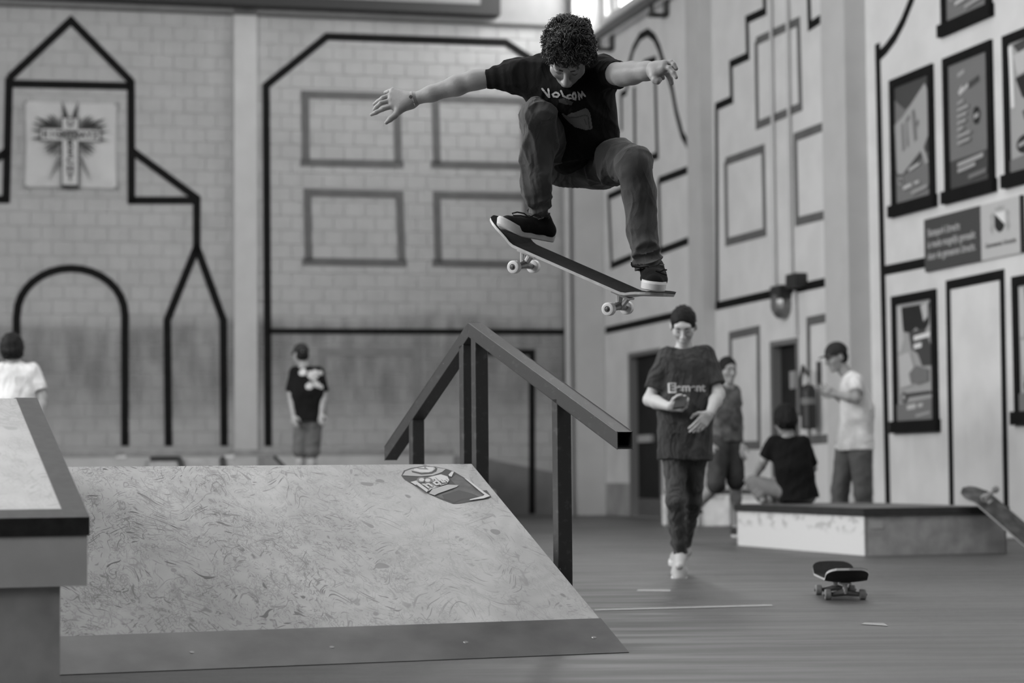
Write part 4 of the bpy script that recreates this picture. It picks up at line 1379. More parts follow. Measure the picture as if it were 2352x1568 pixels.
class Field:
    def __init__(s):
        s.pr = []

    def cone(s, a, b, ra, rb, k=.02, fa=False, fb=False, fold=None, sq=None):
        """tapered capsule; fa/fb cut that end flat; fold=(amp, waves, phase); sq=(axis, factor) flattens across an axis"""
        s.pr.append(('c', V3(a), V3(b), ra, rb, k, fa, fb, fold, sq))
        return s

    def ell(s, c, ax, rad, k=.02, sub=False):
        s.pr.append(('e', V3(c), [V3(x) for x in ax], rad, k, sub))
        return s

    def chain(s, pts, rs, k=.02, **kw):
        for i in range(len(pts) - 1):
            s.cone(pts[i], pts[i + 1], rs[i], rs[i + 1], k, **kw)
        return s

    def mesh(s, h, clips=()):
        lo, hi = np.full(3, 1e9), np.full(3, -1e9)
        boxes = []
        for p in s.pr:
            if p[0] == 'c':
                r = max(p[3], p[4]) * 1.35 + .004
                a, b = np.minimum(p[1], p[2]) - r, np.maximum(p[1], p[2]) + r
            else:
                r = max(p[3])
                a, b = p[1] - r, p[1] + r
            boxes.append((a, b))
            if not (p[0] == 'e' and p[5]):
                lo, hi = np.minimum(lo, a), np.maximum(hi, b)
        lo -= 3 * h
        hi += 3 * h
        n = np.ceil((hi - lo) / h).astype(int) + 1
        Fd = np.full(n, .05, dtype=np.float32)
        axs = [lo[i] + h * np.arange(n[i]) for i in range(3)]
        for p, (a, b) in zip(s.pr, boxes):
            k = p[5] if p[0] == 'c' else p[4]
            m = k + 3 * h
            i0 = np.clip(np.floor((a - m - lo) / h).astype(int), 0, n - 1)
            i1 = np.clip(np.ceil((b + m - lo) / h).astype(int) + 1, 1, n)
            sl = tuple(slice(i0[i], i1[i]) for i in range(3))
            X = axs[0][sl[0]][:, None, None]
            Y = axs[1][sl[1]][None, :, None]
            Zz = axs[2][sl[2]][None, None, :]
            if p[0] == 'c':
                _, A_, B_, ra, rb, k, fa, fb, fold, sq = p
                ba = B_ - A_
                L2 = max(float(ba @ ba), 1e-9)
                px, py, pz = X - A_[0], Y - A_[1], Zz - A_[2]
                t = (px * ba[0] + py * ba[1] + pz * ba[2]) / L2
                tc = np.clip(t, 0, 1)
                qx, qy, qz = px - tc * ba[0], py - tc * ba[1], pz - tc * ba[2]
                if sq is not None:
                    ax, fac = V3(sq[0]), sq[1]
                    dd = qx * ax[0] + qy * ax[1] + qz * ax[2]
                    qx, qy, qz = qx + ax[0] * dd * (fac - 1), qy + ax[1] * dd * (fac - 1), qz + ax[2] * dd * (fac - 1)
                d = np.sqrt(qx * qx + qy * qy + qz * qz) - (ra + (rb - ra) * tc)
                if fold:
                    amp, wv, ph = fold
                    ang = np.arctan2(qx, qy + 1e-6)
                    d = d - amp * np.sin(tc * wv * 6.283 + 1.6 * np.sin(ang + ph) + ph) * np.clip(tc * 4, 0, 1)
                Ln = math.sqrt(L2)
                if fb: d = np.maximum(d, (t - 1) * Ln)
                if fa: d = np.maximum(d, -t * Ln)
            else:
                _, c, ax, rad, k, sub = p
                px, py, pz = X - c[0], Y - c[1], Zz - c[2]
                u = [(px * x[0] + py * x[1] + pz * x[2]) for x in ax]
                k0 = np.sqrt(sum((u[i] / rad[i]) ** 2 for i in range(3)))
                k1 = np.sqrt(sum((u[i] / rad[i] ** 2) ** 2 for i in range(3))) + 1e-9
                d = k0 * (k0 - 1) / k1
            cur = Fd[sl]
            if p[0] == 'e' and p[5]:
                dn = -d
                hh = np.maximum(k - np.abs(cur - dn), 0) / k
                Fd[sl] = np.maximum(cur, dn) + hh * hh * k * .25
            else:
                hh = np.maximum(k - np.abs(cur - d), 0) / k
                Fd[sl] = np.minimum(cur, d) - hh * hh * k * .25
        X, Y, Zz = axs[0][:, None, None], axs[1][None, :, None], axs[2][None, None, :]
        for c, nr in clips:
            c, nr = V3(c), V3(nr)
            nr = nr / np.linalg.norm(nr)
            Fd = np.maximum(Fd, ((X - c[0]) * nr[0] + (Y - c[1]) * nr[1] + (Zz - c[2]) * nr[2]).astype(np.float32))
        return nets(Fd, lo, h)


def nets(Fd, lo, h):
    ins = Fd < 0
    nx, ny, nz = Fd.shape
    S = np.zeros((nx - 1, ny - 1, nz - 1, 3), np.float32)
    C = np.zeros((nx - 1, ny - 1, nz - 1), np.float32)
    corner = lambda Q, dx, dy, dz: Q[dx:nx - 1 + dx, dy:ny - 1 + dy, dz:nz - 1 + dz]
    for ax in range(3):
        o1, o2 = [i for i in range(3) if i != ax]
        for a in (0, 1):
            for b in (0, 1):
                d0 = [0, 0, 0]
                d0[o1], d0[o2] = a, b
                d1 = list(d0)
                d1[ax] = 1
                f0, f1 = corner(Fd, *d0), corner(Fd, *d1)
                cr = corner(ins, *d0) != corner(ins, *d1)
                idx = np.nonzero(cr)
                if len(idx[0]) == 0: continue
                g0, g1 = f0[idx], f1[idx]
                t = g0 / (g0 - g1)
                C[idx] += 1
                S[idx + (np.full(len(idx[0]), ax),)] += t
                if a: S[idx + (np.full(len(idx[0]), o1),)] += 1
                if b: S[idx + (np.full(len(idx[0]), o2),)] += 1
    act = C > 0
    ids = np.full(act.shape, -1, np.int64)
    ii = np.nonzero(act)
    ids[ii] = np.arange(len(ii[0]))
    P = S[ii] / C[ii][:, None] + np.stack(ii, 1)
    Vv = lo + P * h
    faces = []
    for ax in range(3):
        o1, o2 = [(1, 2), (2, 0), (0, 1)][ax]
        sl0 = [slice(None)] * 3
        sl1 = [slice(None)] * 3
        sl0[ax], sl1[ax] = slice(0, -1), slice(1, None)
        a, b = ins[tuple(sl0)], ins[tuple(sl1)]
        for flip in (False, True):
            cr = (a & ~b) if not flip else (~a & b)
            e = np.stack(np.nonzero(cr), 1)
            e = e[(e[:, o1] > 0) & (e[:, o2] > 0) & (e[:, o1] < Fd.shape[o1] - 1) & (e[:, o2] < Fd.shape[o2] - 1)]
            if len(e) == 0: continue
            q = []
            for d1, d2 in ((-1, -1), (0, -1), (0, 0), (-1, 0)):
                c = e.copy()
                c[:, o1] += d1
                c[:, o2] += d2
                q.append(ids[c[:, 0], c[:, 1], c[:, 2]])
            q = np.stack(q, 1)
            if flip: q = q[:, ::-1]
            faces.append(q)
    return Vv, np.concatenate(faces)


def merge(parts):
    Vs, Fs, k = [], [], 0
    for v, f in parts:
        Vs.append(v)
        Fs.append(f + k)
        k += len(v)
    return np.concatenate(Vs), np.concatenate(Fs)


def vnormals(Vv, Ff):
    n = np.cross(Vv[Ff[:, 2]] - Vv[Ff[:, 0]], Vv[Ff[:, 3]] - Vv[Ff[:, 1]])
    N = np.zeros_like(Vv)
    for i in range(4):
        np.add.at(N, Ff[:, i], n)
    return N / (np.linalg.norm(N, axis=1)[:, None] + 1e-12)


def wrinkle(Vv, Ff, amp, freq, seed, mask=None, bias=None, terms=5):
    """cloth creases: a few warped ridged waves along random directions"""
    rs = np.random.RandomState(seed)
    W = Vv + .02 * np.sin(Vv[:, [1, 2, 0]] * 17 + rs.rand(3) * 6)
    tot = np.zeros(len(Vv))
    for i in range(terms):
        d = rs.randn(3)
        if bias is not None: d = d * .45 + np.asarray(bias) * rs.choice([-1, 1])
        d /= np.linalg.norm(d)
        ph = W @ d * freq * rs.uniform(.6, 1.6) + rs.rand() * 6.28
        w2 = rs.randn(3) * freq * .25
        env = .5 + .5 * np.sin(W @ w2 + rs.rand() * 6)
        tot += (1 - 2 * np.abs(np.sin(ph * .5)) ** .7) * env
    tot *= amp / math.sqrt(terms)
    if mask is not None: tot *= mask(Vv)
    return Vv + vnormals(Vv, Ff) * tot[:, None]


def near(pts, r):
    pts = [V3(p) for p in pts]
    return lambda Vv: np.clip(sum(np.exp(-((Vv - p) ** 2).sum(1) / r ** 2) for p in pts), 0, 1.2)


def lerp(a, b, t):
    return Vector(a) * (1 - t) + Vector(b) * t


def head_axes(face, up_hint):
    f = Vector(face).normalized()
    r = f.cross(Vector(up_hint)).normalized()
    u = r.cross(f)
    return r, f, u


def head_field(c, r, f, u, s=1.0):
    q = lambda x, y, z: Vector(c) + (r * x + f * y + u * z) * s
    ax = (r, f, u)
    F = Field()
    sc = lambda t: tuple(x * s for x in t)
    F.ell(q(0, -.012, .032), ax, sc((.074, .096, .086)), .03 * s)
    F.ell(q(0, .026, -.040), ax, sc((.056, .064, .078)), .04 * s)
    F.ell(q(0, .070, -.100), ax, sc((.026, .022, .020)), .03 * s)
    F.cone(q(-.036, .080, .030), q(.036, .080, .030), .013 * s, .013 * s, .025 * s)
    F.cone(q(-.046, .058, -.022), q(-.040, .066, -.028), .017 * s, .015 * s, .025 * s)
    F.cone(q(.046, .058, -.022), q(.040, .066, -.028), .017 * s, .015 * s, .025 * s)
    for sgn in (-1, 1):
        F.ell(q(sgn * .031, .104, .006), ax, sc((.017, .018, .012)), .012 * s, sub=True)
        F.ell(q(sgn * .031, .078, .005), ax, sc((.015, .013, .011)), .006 * s)
        F.ell(q(sgn * .076, -.008, -.006), ax, sc((.011, .021, .031)), .012 * s)
        F.ell(q(sgn * .012, .104, -.034), ax, sc((.009, .010, .008)), .008 * s)
    F.cone(q(0, .090, .012), q(0, .115, -.030), .008 * s, .0125 * s, .012 * s)
    F.ell(q(0, .088, -.062), ax, sc((.024, .011, .006)), .006 * s)
    F.ell(q(0, .087, -.074), ax, sc((.021, .012, .007)), .006 * s)
    return F


def hand_field(F, wrist, d, n, s_, sc=1.0, curl=(.3, .35, .4, .45), thumb=.5):
    """generic hand: d fingers, n back of hand, s_ thumb side"""
    d, n, s_ = Vector(d).normalized(), Vector(n).normalized(), Vector(s_).normalized()
    w = Vector(wrist)
    for k, o in enumerate((.030, .010, -.010, -.029)):
        kn = w + d * (.085 - .006 * abs(k - 1)) * sc + s_ * o * sc
        F.cone(w + s_ * o * .6 * sc + d * .01 * sc, kn, .014 * sc, .0115 * sc, .014 * sc)
        p, a = kn, 0.0
        for j, (l, r0) in enumerate(((.040, .0092), (.026, .0084), (.020, .0074))):
            a += curl[k] * (1.0 if j == 0 else 1.25)
            dr = d * math.cos(a) - n * math.sin(a)
            ln = l * sc * (1, 1.08, 1.0, .8)[k]
            F.cone(p, p + dr * ln, r0 * sc, (r0 - .0008) * sc, .004)
            p = p + dr * ln
    t0 = w + d * .02 * sc + s_ * .02 * sc
    t1 = t0 + (d * .6 + s_ * .75 - n * .25).normalized() * .042 * sc
    t2 = t1 + (d * (.95 - thumb * .3) + s_ * .35 - n * thumb).normalized() * .032 * sc
    t3 = t2 + (d * (1 - thumb * .3) - n * thumb * .8).normalized() * .024 * sc
    F.cone(t0, t1, .015 * sc, .0115 * sc, .012 * sc).cone(t1, t2, .0105 * sc, .0095 * sc, .004).cone(t2, t3, .0095 * sc, .0075 * sc, .004)
    return F


def shoe(parent, heel, toe, upv, mats=('shoe_black', 'rubber'), L=.275, bend=0.0, name='shoe', ankle=None, res=.006, laces=True):
    """a low trainer: rubber sole from a foot outline, upper from a blended field, laces"""
    heel = Vector(heel)
    x = (Vector(toe) - heel).normalized()
    z = Vector(upv)
    z = (z - x * z.dot(x)).normalized()
    y = z.cross(x)
    s = L / .275

    def w(px_, py_, pz_):
        bz = bend * max(0, px_ - .17) ** 1.3 * 3.0
        return heel + (x * px_ + y * py_ + z * (pz_ + bz)) * s
    out = [(-.008, 0), (-.004, .022), (.012, .034), (.05, .037), (.10, .036), (.15, .043), (.19, .050), (.225, .046), (.252, .032), (.268, .012),
           (.268, -.012), (.252, -.034), (.225, -.046), (.19, -.048), (.15, -.041), (.10, -.032), (.05, -.034), (.012, -.032), (-.004, -.022)]
    fine = []
    for i in range(len(out)):
        p0, p1, p2, p3 = (out[(i + k) % len(out)] for k in (-1, 0, 1, 2))
        for t in (0, .25, .5, .75):
            fine.append(tuple(.5 * (2 * p1[a] + (p2[a] - p0[a]) * t + (2 * p0[a] - 5 * p1[a] + 4 * p2[a] - p3[a]) * t * t + (3 * p1[a] - p0[a] - 3 * p2[a] + p3[a]) * t ** 3) for a in (0, 1)))
    out = fine
    n = len(out)
    vs, fs = [], []
    for hgt, g in ((0, .94), (.004, 1.0), (.028, 1.02), (.037, .98)):
        vs += [w(.13 + (a - .13) * g, b * g, hgt) for a, b in out]
    for k in range(3):
        for i in range(n):
            j = (i + 1) % n
            fs.append((k * n + i, k * n + j, (k + 1) * n + j, (k + 1) * n + i))
    fs += [tuple(reversed(range(n))), tuple(3 * n + i for i in range(n))]
    root = empty(name, heel)
    root.parent = parent
    root.location = heel - WLOC[parent]
    obj('sole', vs, fs, mats[1], root)
    F = Field()
    F.chain([w(.03, 0, .045), w(.10, 0, .050), w(.17, 0, .040), w(.225, 0, .034)], [.036 * s, .034 * s, .036 * s, .029 * s], .03, sq=(y, .80))
    F.cone(w(.035, 0, .045), w(.050, 0, .095) if ankle is None else lerp(w(.05, 0, .06), ankle, .6), .036 * s, .040 * s, .025)
    F.cone(w(.055, 0, .085), w(.13, 0, .062), .030 * s, .024 * s, .02, sq=(y, .85))
    vv, ff = F.mesh(res, [(w(.1, 0, .026), -z)] if bend == 0 else [(w(.1, 0, .020), -z)])
    obj('upper', vv, ff, mats[0], root, smooth=True)
    if laces:
        for k in range(4):
            px_ = .085 + .022 * k
            zc = .083 - .009 * k
            pts = [w(px_, .026 * math.cos(a), zc + .012 * math.sin(a) - .006) for a in [math.pi * i / 6 for i in range(7)]]
            MB().tube(pts, .0028 * s, 6).build('lace', mats[0] if mats[0] != 'shoe_white' else 'lightgrey', root)
    return root, w


def brows(parent, c, r, f, u, s, m):
    q = lambda x, y, z: Vector(c) + (r * x + f * y + u * z) * s
    for g in (-1, 1):
        MB().tube([q(g * .021, .0915, -.001), q(g * .031, .0925, -.003), q(g * .041, .086, -.001)], [.0008 * s, .0013 * s, .0007 * s], 6).build('eyelash', m, parent)
        MB().tube([q(g * .014, .0955, .021), q(g * .028, .094, .026), q(g * .046, .082, .022)], [.003 * s, .0038 * s, .002 * s], 6).build('eyebrow', m, parent)


def cap_hair(parent, c, r, f, u, s, m, res=.008, thick=.012, line=.040, name='hair', rough=.003, seed=1):
    """short hair: inflated cranium cut by a hairline rising to the forehead"""
    q = lambda x, y, z: Vector(c) + (r * x + f * y + u * z) * s
    F = Field()
    F.ell(q(0, -.012, .032), (r, f, u), tuple(x * s for x in (.074 + thick, .096 + thick, .086 + thick * 1.6)), .02)
    F.ell(q(0, -.040, -.02), (r, f, u), tuple(x * s for x in (.072 + thick * .5, .058 + thick, .062)), .03)
    F.ell(q(0, .105, -.028), (r, f, u), tuple(x * s for x in (.066, .062, .100)), .012, sub=True)
    F.ell(q(0, .060, -.080), (r, f, u), tuple(x * s for x in (.095, .075, .075)), .012, sub=True)
    vv, ff = F.mesh(res, [(q(0, 0, -.075), -u)])
    vv = wrinkle(vv, ff, rough, 220, seed)
    return obj(name, vv, ff, m, parent, smooth=True)


def conform(target, pts2d, faces, origin, ex, ey, direction, m, parent, name, lift=.003):
    """print laid on cloth: flat points pushed along a direction onto the cloth mesh"""
    me = target.data
    off = WLOC[target]
    bvh = BVHTree.FromPolygons([Vector(v.co) + off for v in me.vertices], [tuple(p.vertices) for p in me.polygons])
    out = []
    d = Vector(direction).normalized()
    for x, y in pts2d:
        o = Vector(origin) + Vector(ex) * x + Vector(ey) * y
        hit = bvh.ray_cast(o - d * .5, d)
        if hit[0] is None:
            hit = (bvh.find_nearest(o)[0],)
        out.append(hit[0] - d * lift)
    return obj(name, out, faces, m, parent)


def dense(poly, step):
    """fill a polygon outline with a fine grid of quads clipped to it, so it can follow folds"""
    xs = [p[0] for p in poly]
    ys = [p[1] for p in poly]

    def inside(x, y):
        c = False
        j = len(poly) - 1
        for i in range(len(poly)):
            if (poly[i][1] > y) != (poly[j][1] > y) and x < (poly[j][0] - poly[i][0]) * (y - poly[i][1]) / (poly[j][1] - poly[i][1]) + poly[i][0]:
                c = not c
            j = i
        return c
    pts, fs, ids = [], [], {}

    def vid(i, j):
        if (i, j) not in ids:
            ids[(i, j)] = len(pts)
            pts.append((min(xs) + i * step, min(ys) + j * step))
        return ids[(i, j)]
    for i in range(int((max(xs) - min(xs)) / step) + 1):
        for j in range(int((max(ys) - min(ys)) / step) + 1):
            if inside(min(xs) + (i + .5) * step, min(ys) + (j + .5) * step):
                fs.append((vid(i, j), vid(i + 1, j), vid(i + 1, j + 1), vid(i, j + 1)))
    return pts, fs


def stroke_polys(strokes, w):
    """letter strokes to polygons"""
    out = []
    for st in strokes:
        L, Rr = strip2d(st, w)
        out.append([tuple(p) for p in L] + [tuple(p) for p in reversed(Rr)])
        for p in (st[0], st[-1]):
            out.append(ellipse(p[0], p[1], w / 2, w / 2, 10))
    return out


def person(label, J, face, up=(0, 0, 1), s=1.0, res=.012, skin='skin', top='tee_black', sleeve=.75, hem=.10, loose=.016,
           bottom='denim_mid', leg=1.0, legw=1.0, hair='hair2', cap=None, brim=None, shoes=('shoe_black', 'rubber'), feet=True, handL=None, handR=None,
           group='people in the skate hall', armL=True, armR=True, depth_axis=None, hairkind='short', wr_amp=.006, shirt_mask=None, sole_up=None, body_w=1.0):
    """J: joints in world space. Limbs named L / R by their side in the picture."""
    J = {k: Vector(v) for k, v in J.items()}
    base = (J['hipL'] + J['hipR']) / 2
    root = empty('person', (base.x, base.y, min(J['anL'].z, J['anR'].z) - .08), label, 'person', group)
    r, f, u = head_axes(face, up)
    neck, hipm = J['neck'], (J['hipL'] + J['hipR']) / 2
    shm = (J['shL'] + J['shR']) / 2
    sx = (J['shR'] - J['shL']).normalized()
    spine = (shm - hipm).normalized()
    dep = sx.cross(spine).normalized()
    # ---- body
    F = Field()
    chL, chR = lerp(shm, J['shL'], .55) - spine * .07 * s, lerp(shm, J['shR'], .55) - spine * .07 * s
    mid_ = J.get('mid', (hipm + shm) / 2)
    F.cone(lerp(hipm, J['hipL'], .7), mid_ + (chL - shm) * .7, .084 * s, .078 * s, .05).cone(mid_ + (chL - shm) * .7, chL, .078 * s, .084 * s, .05)
    F.cone(lerp(hipm, J['hipR'], .7), mid_ + (chR - shm) * .7, .084 * s, .078 * s, .05).cone(mid_ + (chR - shm) * .7, chR, .078 * s, .084 * s, .05)
    F.cone(lerp(J['shL'], shm, .15), lerp(J['shR'], shm, .15), .042 * s, .042 * s, .05)
    F.cone(shm - spine * .02, neck, .062 * s, .050 * s, .04)
    F.cone(neck, lerp(neck, J['head'], .75) - f * .01, .050 * s, .048 * s, .02)
    for sd_, use in (('L', armL), ('R', armR)):
        if use:
            F.cone(lerp(J['sh' + sd_], shm, .08), lerp(J['sh' + sd_], J['el' + sd_], .5), .034 * s, .036 * s, .03).cone(lerp(J['sh' + sd_], J['el' + sd_], .5), J['el' + sd_], .037 * s, .039 * s, .02)
            F.cone(J['el' + sd_], lerp(J['el' + sd_], J['wr' + sd_], .35), .039 * s, .040 * s, .02)
            F.cone(lerp(J['el' + sd_], J['wr' + sd_], .35), J['wr' + sd_], .040 * s, .026 * s, .02)
        sl = .68 if leg >= .999 else 1.0
        F.cone(J['hip' + sd_], J['kn' + sd_], .066 * s, .050 * s * sl, .04)
        F.cone(J['kn' + sd_], lerp(J['kn' + sd_], J['an' + sd_], .35), .050 * s * sl, .053 * s * sl, .02)
        F.cone(lerp(J['kn' + sd_], J['an' + sd_], .35), J['an' + sd_], .053 * s * sl, .034 * s, .02)
        if 'toe' + sd_ in J:
            F.cone(J['an' + sd_], J['toe' + sd_], .034 * s, .026 * s, .02)
    parts = [F.mesh(res)]
    parts.append(head_field(J['head'], r, f, u, s).mesh(max(.0045, res * .5)))
    for sd_, hd, use in (('L', handL, armL), ('R', handR, armR)):
        if not use: continue
        wrist = J['wr' + sd_]
        fd_ = (wrist - J['el' + sd_]).normalized()
        hd = hd or {}
        d = Vector(hd.get('d', fd_)).normalized()
        n = Vector(hd.get('n', d.orthogonal()))
        n = (n - d * n.dot(d)).normalized()
        t = Vector(hd['t']) if 't' in hd else n.cross(d)
        t = (t - d * t.dot(d) - n * t.dot(n)).normalized()
        H_ = Field()
        H_.cone(lerp(J['el' + sd_], wrist, .85), wrist + d * .015, .028 * s, .024 * s, .012)
        hand_field(H_, wrist, d, n, t, s, hd.get('curl', (.35, .4, .45, .5)), hd.get('thumb', .5))
        parts.append(H_.mesh(.0045))
    vv, ff = merge(parts)
    obj('body', vv, ff, skin, root, smooth=True)
    # ---- top
    Tt = Field()
    lo_ = hipm - spine * hem
    hw = lerp(hipm, J['hipL'], .85) - hipm
    hw2 = lerp(hipm, J['hipR'], .85) - hipm
    g = loose
    mL, mR = mid_ + (chL - shm) * .75, mid_ + (chR - shm) * .75
    Tt.cone(lo_ + hw, mL, (.096 * s + g) * body_w, .092 * s + g * .8, .05, fa=True).cone(mL, chL, .092 * s + g * .8, .090 * s + g * .2, .05)
    Tt.cone(lo_ + hw2, mR, (.096 * s + g) * body_w, .092 * s + g * .8, .05, fa=True).cone(mR, chR, .092 * s + g * .8, .090 * s + g * .2, .05)
    Tt.cone(lo_, mid_, .10 * s + g, .095 * s + g, .05, fa=True).cone(mid_, shm - spine * .08, .095 * s + g, .095 * s + g * .5, .05)
    Tt.cone(lerp(J['shL'], shm, .12), lerp(J['shR'], shm, .12), .056 * s, .056 * s, .05)
    Tt.cone(shm, lerp(shm, neck, .6), .074 * s, .060 * s, .035, fb=True)
    for sd_, use in (('L', armL), ('R', armR)):
        if use and sleeve > 0:
            e = lerp(J['sh' + sd_], J['el' + sd_], sleeve)
            Tt.cone(J['sh' + sd_], e, .055 * s + g * .1, .050 * s + g * .55, .03, fb=True)
    tv, tf = Tt.mesh(res * .8, [(lo_, -spine)])
    tv = wrinkle(tv, tf, wr_amp, 42, sum(map(ord, label)) % 1000, bias=tuple(dep.cross(spine) * .3 + Vector((.2, 0, .4))))
    tee = obj('shirt', tv, tf, top, root, smooth=True)
    # ---- bottom
    Bt = Field()
    Bt.cone(lerp(hipm, J['hipL'], .8), lerp(hipm, J['hipR'], .8), .098 * s, .098 * s, .04)
    Bt.cone(lerp(hipm, J['hipL'], .7) + spine * .10, lerp(hipm, J['hipR'], .7) + spine * .10, .09 * s, .09 * s, .04)
    for sd_ in ('L', 'R'):
        hip, kn, an = J['hip' + sd_], J['kn' + sd_], J['an' + sd_]
        if leg >= .999:
            Bt.cone(hip, kn, .090 * s * legw, .066 * s * legw, .04)
            Bt.cone(kn, lerp(kn, an, .95), .066 * s * legw, .050 * s * legw, .02, fb=True, fold=(.003, 4, 1.0))
        else:
            tl = (kn - hip).length
            e = lerp(hip, kn, min(1, leg / .55))
            if leg <= .55:
                Bt.cone(hip, e, .094 * s * legw, .086 * s * legw, .04, fb=True)
            else:
                Bt.cone(hip, kn, .094 * s * legw, .080 * s * legw, .04)
                Bt.cone(kn, lerp(kn, an, (leg - .55) / .45), .080 * s * legw, .080 * s * legw, .02, fb=True)
    bv, bf = Bt.mesh(res * .8)
    bv = wrinkle(bv, bf, wr_amp * .8, 55, 3 + sum(map(ord, label)) % 900)
    obj('trousers' if leg > .9 else 'shorts', bv, bf, bottom, root, smooth=True)
    # ---- head dress
    if cap:
        q = lambda x, y, z: J['head'] + (r * x + f * y + u * z) * s
        C_ = Field()
        C_.ell(q(0, -.012, .040), (r, f, u), tuple(x * s for x in (.090, .108, .098)), .02)
        cv, cf = C_.mesh(max(.006, res * .6), [(q(0, 0, .028), -u)])
        hat = obj('cap', cv, cf, cap, root, smooth=True)
        if brim is not None:
            bd = (r * brim[0] + f * brim[1]).normalized()
            bs = u.cross(bd)
            mb_ = MB()
            ring = [q(0, -.012, .034) + bd * (.085 * s + (.095 * s) * math.sqrt(max(0, 1 - (k / 8) ** 2)) * 1.0) * 1.0 + bs * .078 * s * (k / 8) - bd * .03 * s * (k / 8) ** 2 for k in range(-8, 9)]
            inn_ = [q(0, -.012, .034) + bd * .07 * s * math.sqrt(max(.2, 1 - (k / 9) ** 2)) + bs * .078 * s * (k / 8) for k in range(-8, 9)]
            mb_.prism(ring + inn_[::-1], u * .006)
            mb_.build('cap_brim', cap, hat)
    if hairkind == 'short':
        cap_hair(root, J['head'], r, f, u, s, hair, max(.006, res * .6), thick=.003 if cap else .008, line=.034, rough=.004, seed=len(label))
    elif hairkind == 'messy':
        cap_hair(root, J['head'], r, f, u, s, hair, max(.006, res * .6), thick=.026, line=.030, rough=.010, seed=len(label))
    if not cap: brows(root, J['head'], r, f, u, s, hair)
    # ---- shoes
    if feet:
        for sd_ in ('L', 'R'):
            if 'toe' + sd_ not in J: continue
            an, toe = J['an' + sd_], J['toe' + sd_]
            d = (toe - an)
            su = Vector(sole_up[sd_]) if sole_up and sd_ in sole_up else Z
            d = (d - su * d.dot(su)).normalized()
            heel = an - d * .055 * s - su * .085 * s
            shoe(root, heel, heel + d, su, shoes, .27 * s, res=.008, ankle=an)
    return root, tee, dict(r=r, f=f, u=u, spine=spine, dep=dep, shm=shm, hipm=hipm)

# ------------------------------------------------------------------ the jumping skater
D0 = 8.35
P = at
hero = empty('person', BOARD.translation, 'curly-haired skater in black tee and dark jeans jumping in mid-air', 'person', 'people in the skate hall')
HC = P(1306, 126, 8.17)
hr, hf, hu = head_axes((-.10, -.46, -.88), (0, -.88, .47))
shL, elL, wrL = P(1222, 166, 8.33), P(1088, 184, 8.36), P(950, 228, 8.40)
shR, elR, wrR = P(1385, 166, 8.30), P(1430, 171, 8.05), P(1506, 160, 7.90)
hipL, knL, anL = P(1288, 372, 8.58), P(1237, 264, 8.22), P(1236, 500, 8.40)
hipR, knR, anR = P(1384, 370, 8.58), P(1459, 374, 8.14), P(1490, 612, 8.20)
pelv, neck = P(1336, 366, 8.60), P(1306, 168, 8.28)
F = Field()
F.cone(lerp(pelv, hipL, .7), P(1262, 205, 8.36), .085, .09, .05).cone(lerp(pelv, hipR, .7), P(1362, 200, 8.36), .085, .085, .05)
F.cone(shL, shR, .05, .05, .05).cone(P(1306, 190, 8.33), neck, .06, .05, .03).cone(neck, HC - hf * .02 - hu * .02, .05, .05, .02)
F.chain([shL, lerp(shL, elL, .45), lerp(shL, elL, .85), elL], [.045, .036, .034, .036], .02)
F.chain([elL, lerp(elL, wrL, .28), lerp(elL, wrL, .7), wrL], [.037, .038, .030, .0245], .02, sq=None)
F.chain([shR, lerp(shR, elR, .7), elR, lerp(elR, wrR, .3), lerp(elR, wrR, .75), wrR], [.045, .040, .042, .041, .033, .026], .02)
for hip, kn, an in ((hipL, knL, anL), (hipR, knR, anR)):
    F.cone(hip, kn, .060, .034, .04).cone(kn, an, .034, .030, .02)
parts = [F.mesh(.008)]
parts.append(head_field(HC, hr, hf, hu, 1.0).mesh(.0034))
# right hand of the skater (left in the picture), finger by finger
HL = Field()
yl = 8.40
hp = lambda x, y, dy=0.0: P(830 + x / 13.07, 180 + y / 13.07, yl + dy)
HL.cone(hp(1950, 520), hp(1480, 640), .027, .024, .012)
HL.cone(hp(1480, 600), hp(960, 350, .02), .021, .012, .02).cone(hp(1480, 640), hp(900, 500, .01), .021, .013, .02).cone(hp(1480, 680), hp(890, 660), .021, .013, .02)
HL.cone(hp(1480, 700), hp(930, 830, -.005), .021, .0135, .02).cone(hp(1440, 720), hp(1120, 960, -.01), .020, .017, .02)
for pts, rs in ((((960, 350, .02), (830, 385, .035), (720, 425, .05)), (.0095, .0085, .0072)),
                (((890, 490, .01), (640, 590, .012), (500, 690, .025), (385, 775, .035)), (.0098, .0088, .0082, .0062)),
                (((890, 660, 0), (580, 745, -.004), (460, 850, .006), (390, 930, .014)), (.0102, .0092, .0086, .0068)),
                (((930, 830, -.005), (640, 920, -.015), (440, 1020, -.012), (300, 1090, -.008)), (.0108, .0096, .0086, .0062)),
                (((1120, 960, -.01), (1010, 1110, -.025), (860, 1230, -.03), (745, 1330, -.03)), (.0165, .0125, .0112, .0072))):
    HL.chain([hp(*p) for p in pts], list(rs), .004)
parts.append(HL.mesh(.0026))
